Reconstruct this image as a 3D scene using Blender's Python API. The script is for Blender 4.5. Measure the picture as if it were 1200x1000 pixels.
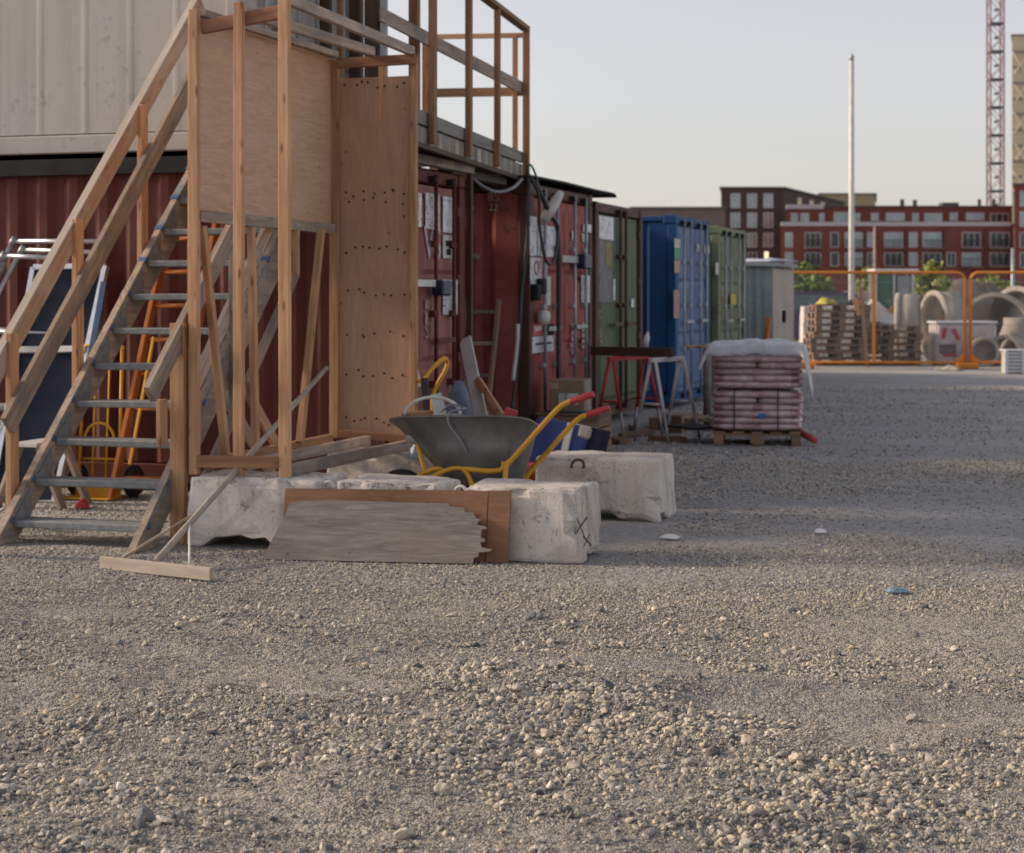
import bpy, bmesh, math, random
import numpy as np
from mathutils import Matrix, Vector

random.seed(7)
rad = math.radians
for o in list(bpy.data.objects):
    bpy.data.objects.remove(o)
sc = bpy.context.scene
col = sc.collection

# ------------------------------------------------------------------ camera
F, HZ, CX, EYE = 2083.0, 342.0, 600.0, 1.6      # focal length / horizon row / centre column in photo pixels, eye height
YAW = math.atan(650 / F)
S_, C_ = math.sin(YAW), math.cos(YAW)
cam_d = bpy.data.cameras.new('camera')
cam = bpy.data.objects.new('camera', cam_d)
col.objects.link(cam)
cam.location = (0, 0, EYE)
cam.rotation_euler = (math.pi / 2, 0, YAW)
cam_d.sensor_width = 36
cam_d.lens = F / 1200 * 36
cam_d.shift_y = -(500 - HZ) / 1200
cam_d.clip_end = 4000
cam_d.dof.use_dof = True
cam_d.dof.focus_distance = 7.2
cam_d.dof.aperture_fstop = 4.6
sc.camera = cam
sc.render.resolution_x, sc.render.resolution_y = 1024, 853
sc.cycles.use_denoising = True
sc.cycles.max_bounces = 6
sc.cycles.caustics_reflective = False
sc.cycles.caustics_refractive = False

# ------------------------------------------------------------------ sky and sun (low evening sun from the left)
SUN_EL = rad(24.0)
SUN_FROM = Vector((-1.0, -0.12, 0)).normalized()      # horizontal direction towards the sun
world = bpy.data.worlds.new('World')
sc.world = world
world.use_nodes = True
wt = world.node_tree
bg = wt.nodes['Background']
sky = wt.nodes.new('ShaderNodeTexSky')
sky.sky_type = 'NISHITA'
sky.sun_disc = False
sky.sun_elevation = SUN_EL
sky.sun_rotation = math.atan2(SUN_FROM.x, SUN_FROM.y)
sky.altitude = 0
sky.air_density = 1.0
sky.dust_density = 1.1
sky.ozone_density = 2.0
hs = wt.nodes.new('ShaderNodeHueSaturation')
hs.inputs['Saturation'].default_value = 0.38
wt.links.new(sky.outputs[0], hs.inputs['Color'])
wb = wt.nodes.new('ShaderNodeMix'); wb.data_type = 'RGBA'; wb.blend_type = 'MULTIPLY'     # white balance of the whole sky
wb.inputs[0].default_value = 1.0
wb.inputs[7].default_value = (1.075, 0.985, 0.96, 1)
wt.links.new(hs.outputs[0], wb.inputs[6])
wt.links.new(wb.outputs[2], bg.inputs['Color'])
bg.inputs['Strength'].default_value = 0.125
sun_d = bpy.data.lights.new('sun', 'SUN')
sun = bpy.data.objects.new('sun', sun_d)
col.objects.link(sun)
sun_d.energy = 2.8
sun_d.angle = rad(7)
sun_d.color = (1.0, 0.79, 0.58)
sdir = Vector((-SUN_FROM.x * math.cos(SUN_EL), -SUN_FROM.y * math.cos(SUN_EL), -math.sin(SUN_EL)))
sun.rotation_euler = sdir.to_track_quat('-Z', 'Y').to_euler()
sun.location = (-30, -10, 20)
sc.view_settings.view_transform = 'Standard'
sc.view_settings.look = 'None'
sc.view_settings.gamma = 1
sc.view_settings.use_curve_mapping = False
sc.view_settings.exposure = 0.42

# ------------------------------------------------------------------ photo pixel -> place helpers
FWD, RGT, UP = Vector((-S_, C_, 0)), Vector((C_, S_, 0)), Vector((0, 0, 1))
EYEP = Vector((0, 0, EYE))
def ray(x, y): return FWD + RGT * ((x - CX) / F) + UP * ((HZ - y) / F)
def atD(x, y, D): return EYEP + ray(x, y) * D
def onX(x, y, X):
    r = ray(x, y); return EYEP + r * (X / r.x)
def onY(x, y, Y):
    r = ray(x, y); return EYEP + r * (Y / r.y)
def onZ(x, y, z=0.0):
    r = ray(x, y); return EYEP + r * ((z - EYE) / r.z)

# ------------------------------------------------------------------ mesh helpers
class MB:
    def __init__(s): s.v, s.f, s.sm = [], [], []
    def add(s, vs, fs, smooth=False, M=None):
        b = len(s.v)
        s.v += [tuple(M @ Vector(p)) if M else tuple(p) for p in vs]
        s.f += [tuple(b + i for i in f) for f in fs]
        s.sm += [smooth] * len(fs)
        return s
    def box(s, c, d, M=None, taper=1.0):
        x, y, z = d[0] / 2, d[1] / 2, d[2] / 2
        vs = []
        for sz in (-1, 1):
            t = taper if sz > 0 else 1
            for sx, sy in ((-1, -1), (1, -1), (1, 1), (-1, 1)):
                vs.append((c[0] + sx * x * t, c[1] + sy * y * t, c[2] + sz * z))
        return s.add(vs, [(3, 2, 1, 0), (4, 5, 6, 7), (0, 1, 5, 4), (1, 2, 6, 5), (2, 3, 7, 6), (3, 0, 4, 7)], False, M)
    def cbox(s, d, c=0.004, ctr=(0, 0, 0), M=None):
        a = [d[0] / 2, d[1] / 2, d[2] / 2]
        c = min(c, min(a) * 0.45)
        ix, vs = {}, []
        for sx in (-1, 1):
            for sy in (-1, 1):
                for sz in (-1, 1):
                    sg = (sx, sy, sz)
                    for ax in range(3):
                        p = [sg[k] * (a[k] - (0 if k == ax else c)) + ctr[k] for k in range(3)]
                        ix[sg + (ax,)] = len(vs); vs.append(p)
        fs = []
        for ax in range(3):
            o1, o2 = [k for k in range(3) if k != ax]
            for sg in (-1, 1):
                q = []
                for s1, s2 in ((-1, -1), (1, -1), (1, 1), (-1, 1)):
                    k = [0, 0, 0]; k[ax] = sg; k[o1] = s1; k[o2] = s2
                    q.append(ix[tuple(k) + (ax,)])
                fs.append(tuple(q))
            for s1 in (-1, 1):
                for s2 in (-1, 1):
                    k1 = [0, 0, 0]; k1[o1] = s1; k1[o2] = s2; k1[ax] = -1
                    k2 = list(k1); k2[ax] = 1
                    fs.append((ix[tuple(k1) + (o1,)], ix[tuple(k2) + (o1,)], ix[tuple(k2) + (o2,)], ix[tuple(k1) + (o2,)]))
        for sx in (-1, 1):
            for sy in (-1, 1):
                for sz in (-1, 1):
                    fs.append(tuple(ix[(sx, sy, sz, k)] for k in range(3)))
        return s.add(vs, fs, False, M)
    def tube(s, pts, r, n=8, closed=False, M=None):
        pts = [Vector(p) for p in pts]
        N = len(pts)
        rr = r if isinstance(r, (list, tuple)) else [r] * N
        vs, prev = [], None
        for i, p in enumerate(pts):
            if closed: t = pts[(i + 1) % N] - pts[i - 1]
            else: t = pts[min(i + 1, N - 1)] - pts[max(i - 1, 0)]
            t.normalize()
            if prev is None:
                u = t.orthogonal().normalized()
            else:
                u = (prev - t * prev.dot(t))
                u = u.normalized() if u.length > 1e-6 else t.orthogonal().normalized()
            prev = u
            w = t.cross(u)
            for k in range(n):
                a = 2 * math.pi * k / n
                vs.append(p + (u * math.cos(a) + w * math.sin(a)) * rr[i])
        fs = []
        for i in range(N if closed else N - 1):
            j = (i + 1) % N
            for k in range(n):
                fs.append((i * n + k, i * n + (k + 1) % n, j * n + (k + 1) % n, j * n + k))
        s.add(vs, fs, True, M)
        if not closed:
            b = len(s.v) - len(vs)
            s.f += [tuple(b + k for k in range(n))[::-1], tuple(b + (N - 1) * n + k for k in range(n))]
            s.sm += [False, False]
        return s
    def prism(s, outline, t, M=None):           # outline in local XY, thickness along Z (centred)
        n = len(outline)
        vs = [(x, y, -t / 2) for x, y in outline] + [(x, y, t / 2) for x, y in outline]
        fs = [tuple(range(n))[::-1], tuple(range(n, 2 * n))]
        fs += [(i, (i + 1) % n, n + (i + 1) % n, n + i) for i in range(n)]
        return s.add(vs, fs, False, M)
    def lathe(s, prof, n=24, M=None, closed=False, smooth=True):   # prof [(r,z)] round local Z
        N = len(prof)
        vs = [(r * math.cos(2 * math.pi * k / n), r * math.sin(2 * math.pi * k / n), z) for r, z in prof for k in range(n)]
        fs = []
        for i in range(N if closed else N - 1):
            j = (i + 1) % N
            for k in range(n):
                fs.append((i * n + k, i * n + (k + 1) % n, j * n + (k + 1) % n, j * n + k))
        return s.add(vs, fs, smooth, M)
    def mesh(s, name, fix=True):
        me = bpy.data.meshes.new(name)
        me.from_pydata(s.v, [], s.f)
        me.polygons.foreach_set('use_smooth', s.sm)
        if fix:
            bm = bmesh.new(); bm.from_mesh(me)
            bmesh.ops.recalc_face_normals(bm, faces=bm.faces)
            bm.to_mesh(me); bm.free()
        me.update()
        return me

W = {}
I4 = Matrix.Identity(4)
T = Matrix.Translation
def RZ(a): return Matrix.Rotation(a, 4, 'Z')
def RX(a): return Matrix.Rotation(a, 4, 'X')
def RY(a): return Matrix.Rotation(a, 4, 'Y')
def tag(o, label=None, cat=None, group=None, kind=None):
    if label: o['label'] = label
    if cat: o['category'] = cat
    if group: o['group'] = group
    if kind: o['kind'] = kind
    return o
def place(o, M, parent=None):
    W[o.name] = M
    if parent:
        o.parent = parent
        o.matrix_basis = W[parent.name].inverted() @ M
    else:
        o.matrix_basis = M
    return o
def obj(name, mb, mat, parent=None, M=I4, fix=True):
    me = mb.mesh(name, fix) if isinstance(mb, MB) else mb
    if mat and len(me.materials) == 0: me.materials.append(mat)
    o = bpy.data.objects.new(name, me)
    col.objects.link(o)
    return place(o, M.copy(), parent)
def thing(name, label, cat, loc=(0, 0, 0), group=None, rz=0.0):
    o = bpy.data.objects.new(name, None)
    o.empty_display_size = 0.2
    col.objects.link(o)
    tag(o, label, cat, group)
    return place(o, T(Vector(loc)) @ RZ(rz))
def dup(root, M, label=None):
    r = root.copy(); col.objects.link(r)
    Wr = W[root.name]
    if label: r['label'] = label
    place(r, M)
    def rec(src, dst):
        for ch in src.children:
            c = ch.copy(); col.objects.link(c)
            place(c, W[dst.name] @ (W[src.name].inverted() @ W[ch.name]), dst)
            rec(ch, c)
    rec(root, r)
    return r
def frame_to(p0, p1, up=None):
    p0, p1 = Vector(p0), Vector(p1)
    d = p1 - p0
    L = d.length
    x = d / L
    if up is None: up = Vector((0, 0, 1)) if abs(x.z) < 0.9 else Vector((0, 1, 0))
    up = Vector(up)
    y = up.cross(x).normalized()
    z = x.cross(y)
    M = Matrix((x, y, z)).transposed().to_4x4()
    M.translation = (p0 + p1) / 2
    return M, L
def beam(name, p0, p1, w, h, mat, parent=None, up=None, ch=0.003):
    M, L = frame_to(p0, p1, up)
    return obj(name, MB().cbox((L, w, h), ch), mat, parent, M)
def rod(name, pts, r, mat, parent=None, n=8, closed=False):
    c = Vector(pts[0])
    return obj(name, MB().tube([Vector(p) - c for p in pts], r, n, closed), mat, parent, T(c))
def arc(c, r, a0, a1, n, u, w):
    c, u, w = Vector(c), Vector(u), Vector(w)
    return [c + u * (r * math.cos(a0 + (a1 - a0) * i / n)) + w * (r * math.sin(a0 + (a1 - a0) * i / n)) for i in range(n + 1)]
def smooth_path(pts, k=6):
    P = [Vector(p) for p in pts]
    P = [P[0] * 2 - P[1]] + P + [P[-1] * 2 - P[-2]]
    out = []
    for i in range(1, len(P) - 2):
        for j in range(k):
            t = j / k
            out.append(0.5 * ((2 * P[i]) + (P[i + 1] - P[i - 1]) * t + (2 * P[i - 1] - 5 * P[i] + 4 * P[i + 1] - P[i + 2]) * t * t
                              + (-P[i - 1] + 3 * P[i] - 3 * P[i + 1] + P[i + 2]) * t ** 3))
    out.append(P[-2])
    return out

# ------------------------------------------------------------------ numpy noise (for ground relief, stone density, dents)
def _h(ix, iy, seed):
    n = (ix.astype(np.int64) * 374761393 + iy.astype(np.int64) * 668265263 + seed * 1274126177) & 0x7fffffff
    n = ((n ^ (n >> 13)) * 1274126177) & 0x7fffffff
    return ((n ^ (n >> 16)) & 0xffff) / 65535.0
def vnoise(x, y, seed=0):
    x, y = np.asarray(x, float), np.asarray(y, float)
    ix, iy = np.floor(x), np.floor(y)
    fx, fy = x - ix, y - iy
    fx, fy = fx * fx * (3 - 2 * fx), fy * fy * (3 - 2 * fy)
    a, b = _h(ix, iy, seed), _h(ix + 1, iy, seed)
    c, d = _h(ix, iy + 1, seed), _h(ix + 1, iy + 1, seed)
    return (a * (1 - fx) + b * fx) * (1 - fy) + (c * (1 - fx) + d * fx) * fy
def fbm(x, y, seed=0, o=4):
    s, a, t = 0, 0.5, 0
    for k in range(o):
        s = s + a * vnoise(x * 2 ** k, y * 2 ** k, seed + k * 17); t += a; a *= 0.5
    return s / t

# ------------------------------------------------------------------ materials
MATS = {}
def newmat(name):
    m = bpy.data.materials.new(name); m.use_nodes = True
    nt = m.node_tree
    return m, nt, nt.nodes['Principled BSDF']
def nd(nt, t, ins=None, **kw):
    n = nt.nodes.new(t)
    for k, v in kw.items(): setattr(n, k, v)
    for k, v in (ins or {}).items():
        if isinstance(v, bpy.types.NodeSocket): nt.links.new(v, n.inputs[k])
        else: n.inputs[k].default_value = v
    return n
def rgba(c): return (c[0], c[1], c[2], 1.0)
def ramp(nt, fac, stops):
    r = nt.nodes.new('ShaderNodeValToRGB')
    nt.links.new(fac, r.inputs[0])
    e = r.color_ramp.elements
    while len(e) < len(stops): e.new(0.5)
    for i, (p, c) in enumerate(stops):
        e[i].position = p
        e[i].color = rgba(c) if isinstance(c, (tuple, list)) else (c, c, c, 1)
    return r.outputs[0]
def coords(nt, scale=(1, 1, 1), rnd=True):
    tc = nd(nt, 'ShaderNodeTexCoord')
    v = tc.outputs['Object']
    if rnd:
        oi = nd(nt, 'ShaderNodeObjectInfo')
        mu = nd(nt, 'ShaderNodeMath', {0: oi.outputs['Random'], 1: 37.0}, operation='MULTIPLY')
        ad = nd(nt, 'ShaderNodeVectorMath', {0: v, 1: mu.outputs[0]}, operation='ADD')
        v = ad.outputs[0]
    return nd(nt, 'ShaderNodeMapping', {'Vector': v, 'Scale': scale}).outputs[0]
def noise(nt, vec, scale, detail=5, rough=0.55, dist=0.0):
    return nd(nt, 'ShaderNodeTexNoise', {'Vector': vec, 'Scale': scale, 'Detail': detail, 'Roughness': rough, 'Distortion': dist}).outputs[0]
def mix(nt, fac, a, b, mode='MIX'):
    n = nd(nt, 'ShaderNodeMix', data_type='RGBA', blend_type=mode)
    for i, v in ((0, fac), (6, a), (7, b)):
        if isinstance(v, bpy.types.NodeSocket): nt.links.new(v, n.inputs[i])
        else: n.inputs[i].default_value = rgba(v) if isinstance(v, (tuple, list)) else v
    return n.outputs[2]
def bump(nt, bs, height, strength=0.3, dist=0.01):
    b = nd(nt, 'ShaderNodeBump', {'Height': height, 'Strength': strength, 'Distance': dist})
    nt.links.new(b.outputs[0], bs.inputs['Normal'])
def objtint(nt, c, amt=0.25):
    oi = nd(nt, 'ShaderNodeObjectInfo')
    mr = nd(nt, 'ShaderNodeMapRange', {0: oi.outputs['Random'], 3: 1 - amt, 4: 1 + amt * 0.6})
    n = nd(nt, 'ShaderNodeVectorMath', {0: c, 3: mr.outputs[0]}, operation='SCALE')
    return n.outputs[0]

def wood(name, light, dark, knots=0.6, tint=0.25, stain=None):
    m, nt, bs = newmat(name)
    v = coords(nt, (1.6, 26, 26))
    g = noise(nt, v, 1.0, 6, 0.6, 0.6)
    v2 = coords(nt, (1.0, 5, 5))
    g2 = noise(nt, v2, 1.3, 3)
    c = ramp(nt, g, [(0.3, dark), (0.62, light)])
    c = mix(nt, ramp(nt, g2, [(0.35, 0.0), (0.75, 0.55)]), c, [k * 0.72 for k in dark])
    v3 = coords(nt, (4.0, 13, 13))
    vo = nd(nt, 'ShaderNodeTexVoronoi', {'Vector': v3, 'Scale': 1.0}).outputs['Distance']
    kf = ramp(nt, vo, [(0.05, 1.0), (0.2, 0.0)])
    kf2 = nd(nt, 'ShaderNodeMath', {0: kf, 1: knots}, operation='MULTIPLY').outputs[0]
    c = mix(nt, kf2, c, [k * 0.35 for k in dark])
    if stain:
        sv = noise(nt, coords(nt, (2.5, 4, 4)), 1.6, 4)
        c = mix(nt, ramp(nt, sv, [(0.48, 0.0), (0.66, 0.75)]), c, stain)
    c = objtint(nt, c, tint)
    nt.links.new(c, bs.inputs['Base Color'])
    bs.inputs['Roughness'].default_value = 0.75
    bump(nt, bs, g, 0.35, 0.004)
    return m

def plywood(name, light, dark, spots=(0.10, 0.06, 0.04), sc_=1.0, grey=None):
    m, nt, bs = newmat(name)
    v = coords(nt, (1.2 * sc_, 9 * sc_, 9 * sc_))
    g = noise(nt, v, 1.4, 6, 0.65, 1.8)
    c = ramp(nt, g, [(0.28, dark), (0.5, [(a + b) / 2 for a, b in zip(light, dark)]), (0.7, light)])
    f = noise(nt, coords(nt, (8, 90, 90)), 1.0, 3)
    c = mix(nt, ramp(nt, f, [(0.4, 0.35), (0.7, 0.0)]), c, [k * 0.7 for k in dark])
    big = noise(nt, coords(nt, (1, 1.5, 1)), 1.8, 3)
    c = mix(nt, ramp(nt, big, [(0.45, 0.0), (0.7, 0.4)]), c, grey or [k * 0.8 for k in dark])
    vo = nd(nt, 'ShaderNodeTexVoronoi', {'Vector': coords(nt, (5, 6, 6)), 'Scale': 1.0}).outputs['Distance']
    c = mix(nt, ramp(nt, vo, [(0.045, 0.85), (0.085, 0.0)]), c, spots)
    nt.links.new(c, bs.inputs['Base Color'])
    bs.inputs['Roughness'].default_value = 0.7
    bump(nt, bs, g, 0.25, 0.004)
    return m

def paint(name, c0, wear=0.35, rust=(0.10, 0.045, 0.025), rough=0.62, dirt=0.5, fade=None, streak=True):
    m, nt, bs = newmat(name)
    v = coords(nt)
    a = noise(nt, v, 1.7, 6, 0.65)
    b = noise(nt, v, 9.0, 5, 0.7)
    fd = fade or [min(1, k * 1.35 + 0.015) for k in c0]
    c = mix(nt, ramp(nt, a, [(0.35, 0.0), (0.7, 0.8)]), c0, fd)
    st = noise(nt, coords(nt, (7, 7, 0.5)), 1.0, 5, 0.6)
    if streak:
        c = mix(nt, ramp(nt, st, [(0.52, 0.0), (0.75, dirt)]), c, [k * 0.35 + 0.01 for k in c0])
    ab = nd(nt, 'ShaderNodeMath', {0: a, 1: b}, operation='MULTIPLY').outputs[0]
    c = mix(nt, ramp(nt, ab, [(0.31 - 0.04 * wear, 0.0), (0.38 - 0.04 * wear, min(1, wear * 1.5))]), c, rust)
    c = objtint(nt, c, 0.08)
    nt.links.new(c, bs.inputs['Base Color'])
    bs.inputs['Roughness'].default_value = rough
    bs.inputs['Specular IOR Level'].default_value = 0.3
    bump(nt, bs, b, 0.12, 0.01)
    return m

def plain(name, c0, rough=0.6, metal=0.0, var=0.25, scale=6.0, bmp=0.1, emit=None, spec=None):
    m, nt, bs = newmat(name)
    a = noise(nt, coords(nt), scale, 5, 0.6)
    c = ramp(nt, a, [(0.3, [k * (1 - var) for k in c0]), (0.7, [min(1, k * (1 + var * 0.5)) for k in c0])])
    nt.links.new(c, bs.inputs['Base Color'])
    bs.inputs['Roughness'].default_value = rough
    bs.inputs['Metallic'].default_value = metal
    if spec is not None: bs.inputs['Specular IOR Level'].default_value = spec
    if bmp: bump(nt, bs, a, bmp, 0.01)
    if emit:
        bs.inputs['Emission Color'].default_value = rgba(emit[0]); bs.inputs['Emission Strength'].default_value = emit[1]
    return m

def concrete(name, c0, c1, stain=(0.05, 0.045, 0.04), st=0.6):
    m, nt, bs = newmat(name)
    v = coords(nt)
    a = noise(nt, v, 3.0, 7, 0.65)
    b = noise(nt, v, 28.0, 6, 0.7)
    c = ramp(nt, a, [(0.3, c0), (0.7, c1)])
    s1 = noise(nt, v, 16.0, 8, 0.8, 0.2)
    patch = noise(nt, v, 2.2, 3)
    g1 = nd(nt, 'ShaderNodeMath', {0: s1, 1: nd(nt, 'ShaderNodeMath', {0: patch, 1: 0.30, 2: -0.15}, operation='MULTIPLY_ADD').outputs[0]}, operation='ADD').outputs[0]
    c = mix(nt, ramp(nt, g1, [(0.56, 0.0), (0.66, st)]), c, stain)
    pv = nd(nt, 'ShaderNodeTexVoronoi', {'Vector': v, 'Scale': 42.0}).outputs['Distance']
    c = mix(nt, ramp(nt, pv, [(0.10, st), (0.17, 0.0)]), c, stain)
    gz = noise(nt, nd(nt, 'ShaderNodeMapping', {'Vector': v, 'Scale': (9, 9, 1.2)}).outputs[0], 1.0, 5, 0.65)
    c = mix(nt, ramp(nt, gz, [(0.5, 0.0), (0.75, st * 0.6)]), c, [k * 2.6 for k in stain])
    w = nd(nt, 'ShaderNodeTexVoronoi', {'Vector': v, 'Scale': 1.3}, feature='DISTANCE_TO_EDGE').outputs['Distance']
    wn = nd(nt, 'ShaderNodeMath', {0: w, 1: nd(nt, 'ShaderNodeMath', {0: s1, 1: 0.05}, operation='MULTIPLY').outputs[0]}, operation='SUBTRACT').outputs[0]
    c = mix(nt, ramp(nt, wn, [(0.0, 0.18), (0.003, 0.0)]), c, stain)
    c = objtint(nt, c, 0.1)
    nt.links.new(c, bs.inputs['Base Color'])
    bs.inputs['Roughness'].default_value = 0.9
    hh = nd(nt, 'ShaderNodeMath', {0: a, 1: b}, operation='ADD').outputs[0]
    bump(nt, bs, hh, 0.5, 0.012)
    return m

def paper(name, c0=(0.72, 0.74, 0.76), ink=(0.10, 0.12, 0.17), rows=17.0):
    m, nt, bs = newmat(name)
    v = coords(nt, (1, 1, 1))
    br = nd(nt, 'ShaderNodeTexBrick', {'Vector': nd(nt, 'ShaderNodeMapping', {'Vector': v, 'Rotation': (0, 0, 0)}).outputs[0], 'Scale': rows,
            'Color1': (1, 1, 1, 1), 'Color2': (0, 0, 0, 1), 'Mortar': (1, 1, 1, 1), 'Mortar Size': 0.05, 'Brick Width': 0.7, 'Row Height': 0.45}).outputs[0]
    n = noise(nt, v, 9.0, 2)
    f = nd(nt, 'ShaderNodeMath', {0: nd(nt, 'ShaderNodeMath', {0: 1.0, 1: br}, operation='SUBTRACT').outputs[0], 1: ramp(nt, n, [(0.40, 0.0), (0.52, 0.85)])}, operation='MULTIPLY').outputs[0]
    c = mix(nt, f, c0, ink)
    c = objtint(nt, c, 0.12)
    nt.links.new(c, bs.inputs['Base Color'])
    bs.inputs['Roughness'].default_value = 0.45
    return m

PINE = wood('pine_wood', (0.66, 0.405, 0.23), (0.40, 0.205, 0.105), 0.9, 0.25)
PINE_D = wood('brown_pine', (0.37, 0.19, 0.105), (0.21, 0.10, 0.055), 0.6, 0.2)
WEATH = wood('weathered_wood', (0.54, 0.44, 0.35), (0.28, 0.21, 0.165), 0.5, 0.25, (0.20, 0.19, 0.185))
GREYW = wood('grey_wood', (0.27, 0.255, 0.24), (0.14, 0.13, 0.125), 0.4, 0.2)
PINE_P = wood('pale_pine', (0.60, 0.43, 0.30), (0.38, 0.24, 0.155), 0.8, 0.15, (0.50, 0.41, 0.33))
DARKW = wood('dark_brown_wood', (0.10, 0.062, 0.042), (0.05, 0.03, 0.02), 0.4, 0.25)
PALLETW = wood('pallet_wood', (0.36, 0.235, 0.15), (0.19, 0.115, 0.07), 0.5, 0.35, (0.20, 0.17, 0.15))
PLY_L = plywood('pale_plywood', (0.72, 0.50, 0.345), (0.52, 0.315, 0.195), (0.25, 0.14, 0.09), 1.2, (0.62, 0.46, 0.34))
PLY_D = plywood('tan_plywood', (0.56, 0.365, 0.24), (0.43, 0.265, 0.17), (0.10, 0.055, 0.035), 0.8)
PLY_B = plywood('brown_plywood', (0.33, 0.17, 0.095), (0.20, 0.095, 0.05), (0.08, 0.045, 0.03), 1.0)
PLY_G = plywood('weathered_plywood', (0.42, 0.375, 0.335), (0.17, 0.145, 0.13), (0.16, 0.11, 0.09), 1.6, (0.33, 0.24, 0.19))
STEEL = plain('galvanised_steel', (0.38, 0.40, 0.42), 0.5, 0.6, 0.25, 9)
ALU = plain('aluminium', (0.62, 0.65, 0.69), 0.35, 0.7, 0.2, 12)
TREADM = plain('grey_tread', (0.23, 0.25, 0.265), 0.7, 0.0, 0.35, 18, 0.25)
BLUECAP = plain('blue_cap', (0.06, 0.12, 0.25), 0.55, 0, 0.2)
BLACK = plain('black_rubber', (0.018, 0.018, 0.02), 0.6, 0, 0.3)
BLKM = plain('black_metal', (0.022, 0.023, 0.026), 0.7, 0, 0.3, 6, 0.1, None, 0.2)
CONC = concrete('pale_concrete', (0.58, 0.525, 0.475), (0.77, 0.72, 0.665), (0.06, 0.052, 0.046), 0.8)
CONC_P = concrete('pipe_concrete', (0.36, 0.325, 0.28), (0.47, 0.43, 0.375), (0.14, 0.13, 0.12), 0.4)
C_RED1 = paint('faded_red_paint', (0.30, 0.115, 0.10), 0.35, fade=(0.37, 0.175, 0.155))
C_RED2 = paint('red_paint', (0.33, 0.07, 0.064), 0.4, fade=(0.41, 0.15, 0.135))
C_OX = paint('oxide_red_paint', (0.115, 0.026, 0.024), 0.3, fade=(0.145, 0.042, 0.036))
C_GRN1 = paint('green_paint', (0.07, 0.12, 0.072), 0.6, (0.18, 0.085, 0.05), fade=(0.15, 0.185, 0.115))
C_BLUE = paint('blue_paint', (0.010, 0.060, 0.18), 0.2, fade=(0.016, 0.09, 0.24), streak=False)
C_BLUED = paint('faded_blue_paint', (0.10, 0.18, 0.36), 0.4, (0.03, 0.05, 0.10), fade=(0.24, 0.31, 0.44))
C_GRN2 = paint('olive_green_paint', (0.17, 0.21, 0.12), 0.4, fade=(0.26, 0.29, 0.19))
C_WHT = paint('cream_white_paint', (0.46, 0.44, 0.415), 0.22, (0.13, 0.095, 0.07), 0.6, 0.3, fade=(0.53, 0.515, 0.50))
RUSTB = paint('rust_brown_steel', (0.075, 0.038, 0.028), 0.4)
YEL = paint('yellow_paint', (0.62, 0.33, 0.03), 0.3, (0.2, 0.1, 0.04), 0.4, streak=False)
ORG = paint('orange_paint', (0.42, 0.135, 0.03), 0.2, (0.2, 0.1, 0.04), 0.45, streak=False)
FENCEC = paint('fence_orange', (0.66, 0.24, 0.035), 0.15, (0.2, 0.1, 0.04), 0.4, streak=False)
REDP = plain('red_plastic', (0.46, 0.045, 0.05), 0.45, 0, 0.2)
NAVY = plain('navy_panel', (0.020, 0.027, 0.048), 0.85, 0, 0.4, 4, 0.1, None, 0.12)
BLUEP = plain('blue_plastic', (0.018, 0.045, 0.20), 0.4, 0, 0.25, 4)
WHITEP = plain('white_plastic', (0.68, 0.70, 0.73), 0.4, 0, 0.15, 5)
WHITEPT = plain('white_paint', (0.66, 0.65, 0.63), 0.5, 0, 0.2, 6)
PAPER = paper('notice_paper')
CARD = plain('cardboard', (0.27, 0.185, 0.115), 0.85, 0, 0.25, 5)
CARD_L = plain('cardboard_faded', (0.34, 0.30, 0.255), 0.85, 0, 0.3, 5)
# ------------------------------------------------------------------ ground
def ground_h(x, y):
    x, y = np.asarray(x, float), np.asarray(y, float)
    near = np.clip((9.6 - y) / 2.5, 0, 1)
    far = np.clip((60 - np.hypot(x, y)) / 30, 0, 1)
    h = (fbm(x * 0.55, y * 0.9, 3, 3) - 0.5) * (0.012 + 0.18 * near)
    h += (fbm(x * 2.3 + 5, y * 3.1, 9, 3) - 0.5) * (0.008 + 0.075 * near)
    return h * far - 0.004
def stone_density(x, y):
    """1 where loose stones lie thick, 0 on trodden dust"""
    a = fbm(x * 0.5 + 3.1, y * 0.85 + 1.7, 21, 4)
    b = fbm(x * 1.7, y * 2.3, 33, 3)
    d = np.clip((0.62 * a + 0.38 * b - 0.40) / 0.16, 0, 1)
    # bare dusty patch at the right
    d = d * np.clip((np.hypot((x + 0.35) / 1.0, (y - 8.45) / 0.62) - 0.7) / 0.5, 0.02, 1)
    return d

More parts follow.
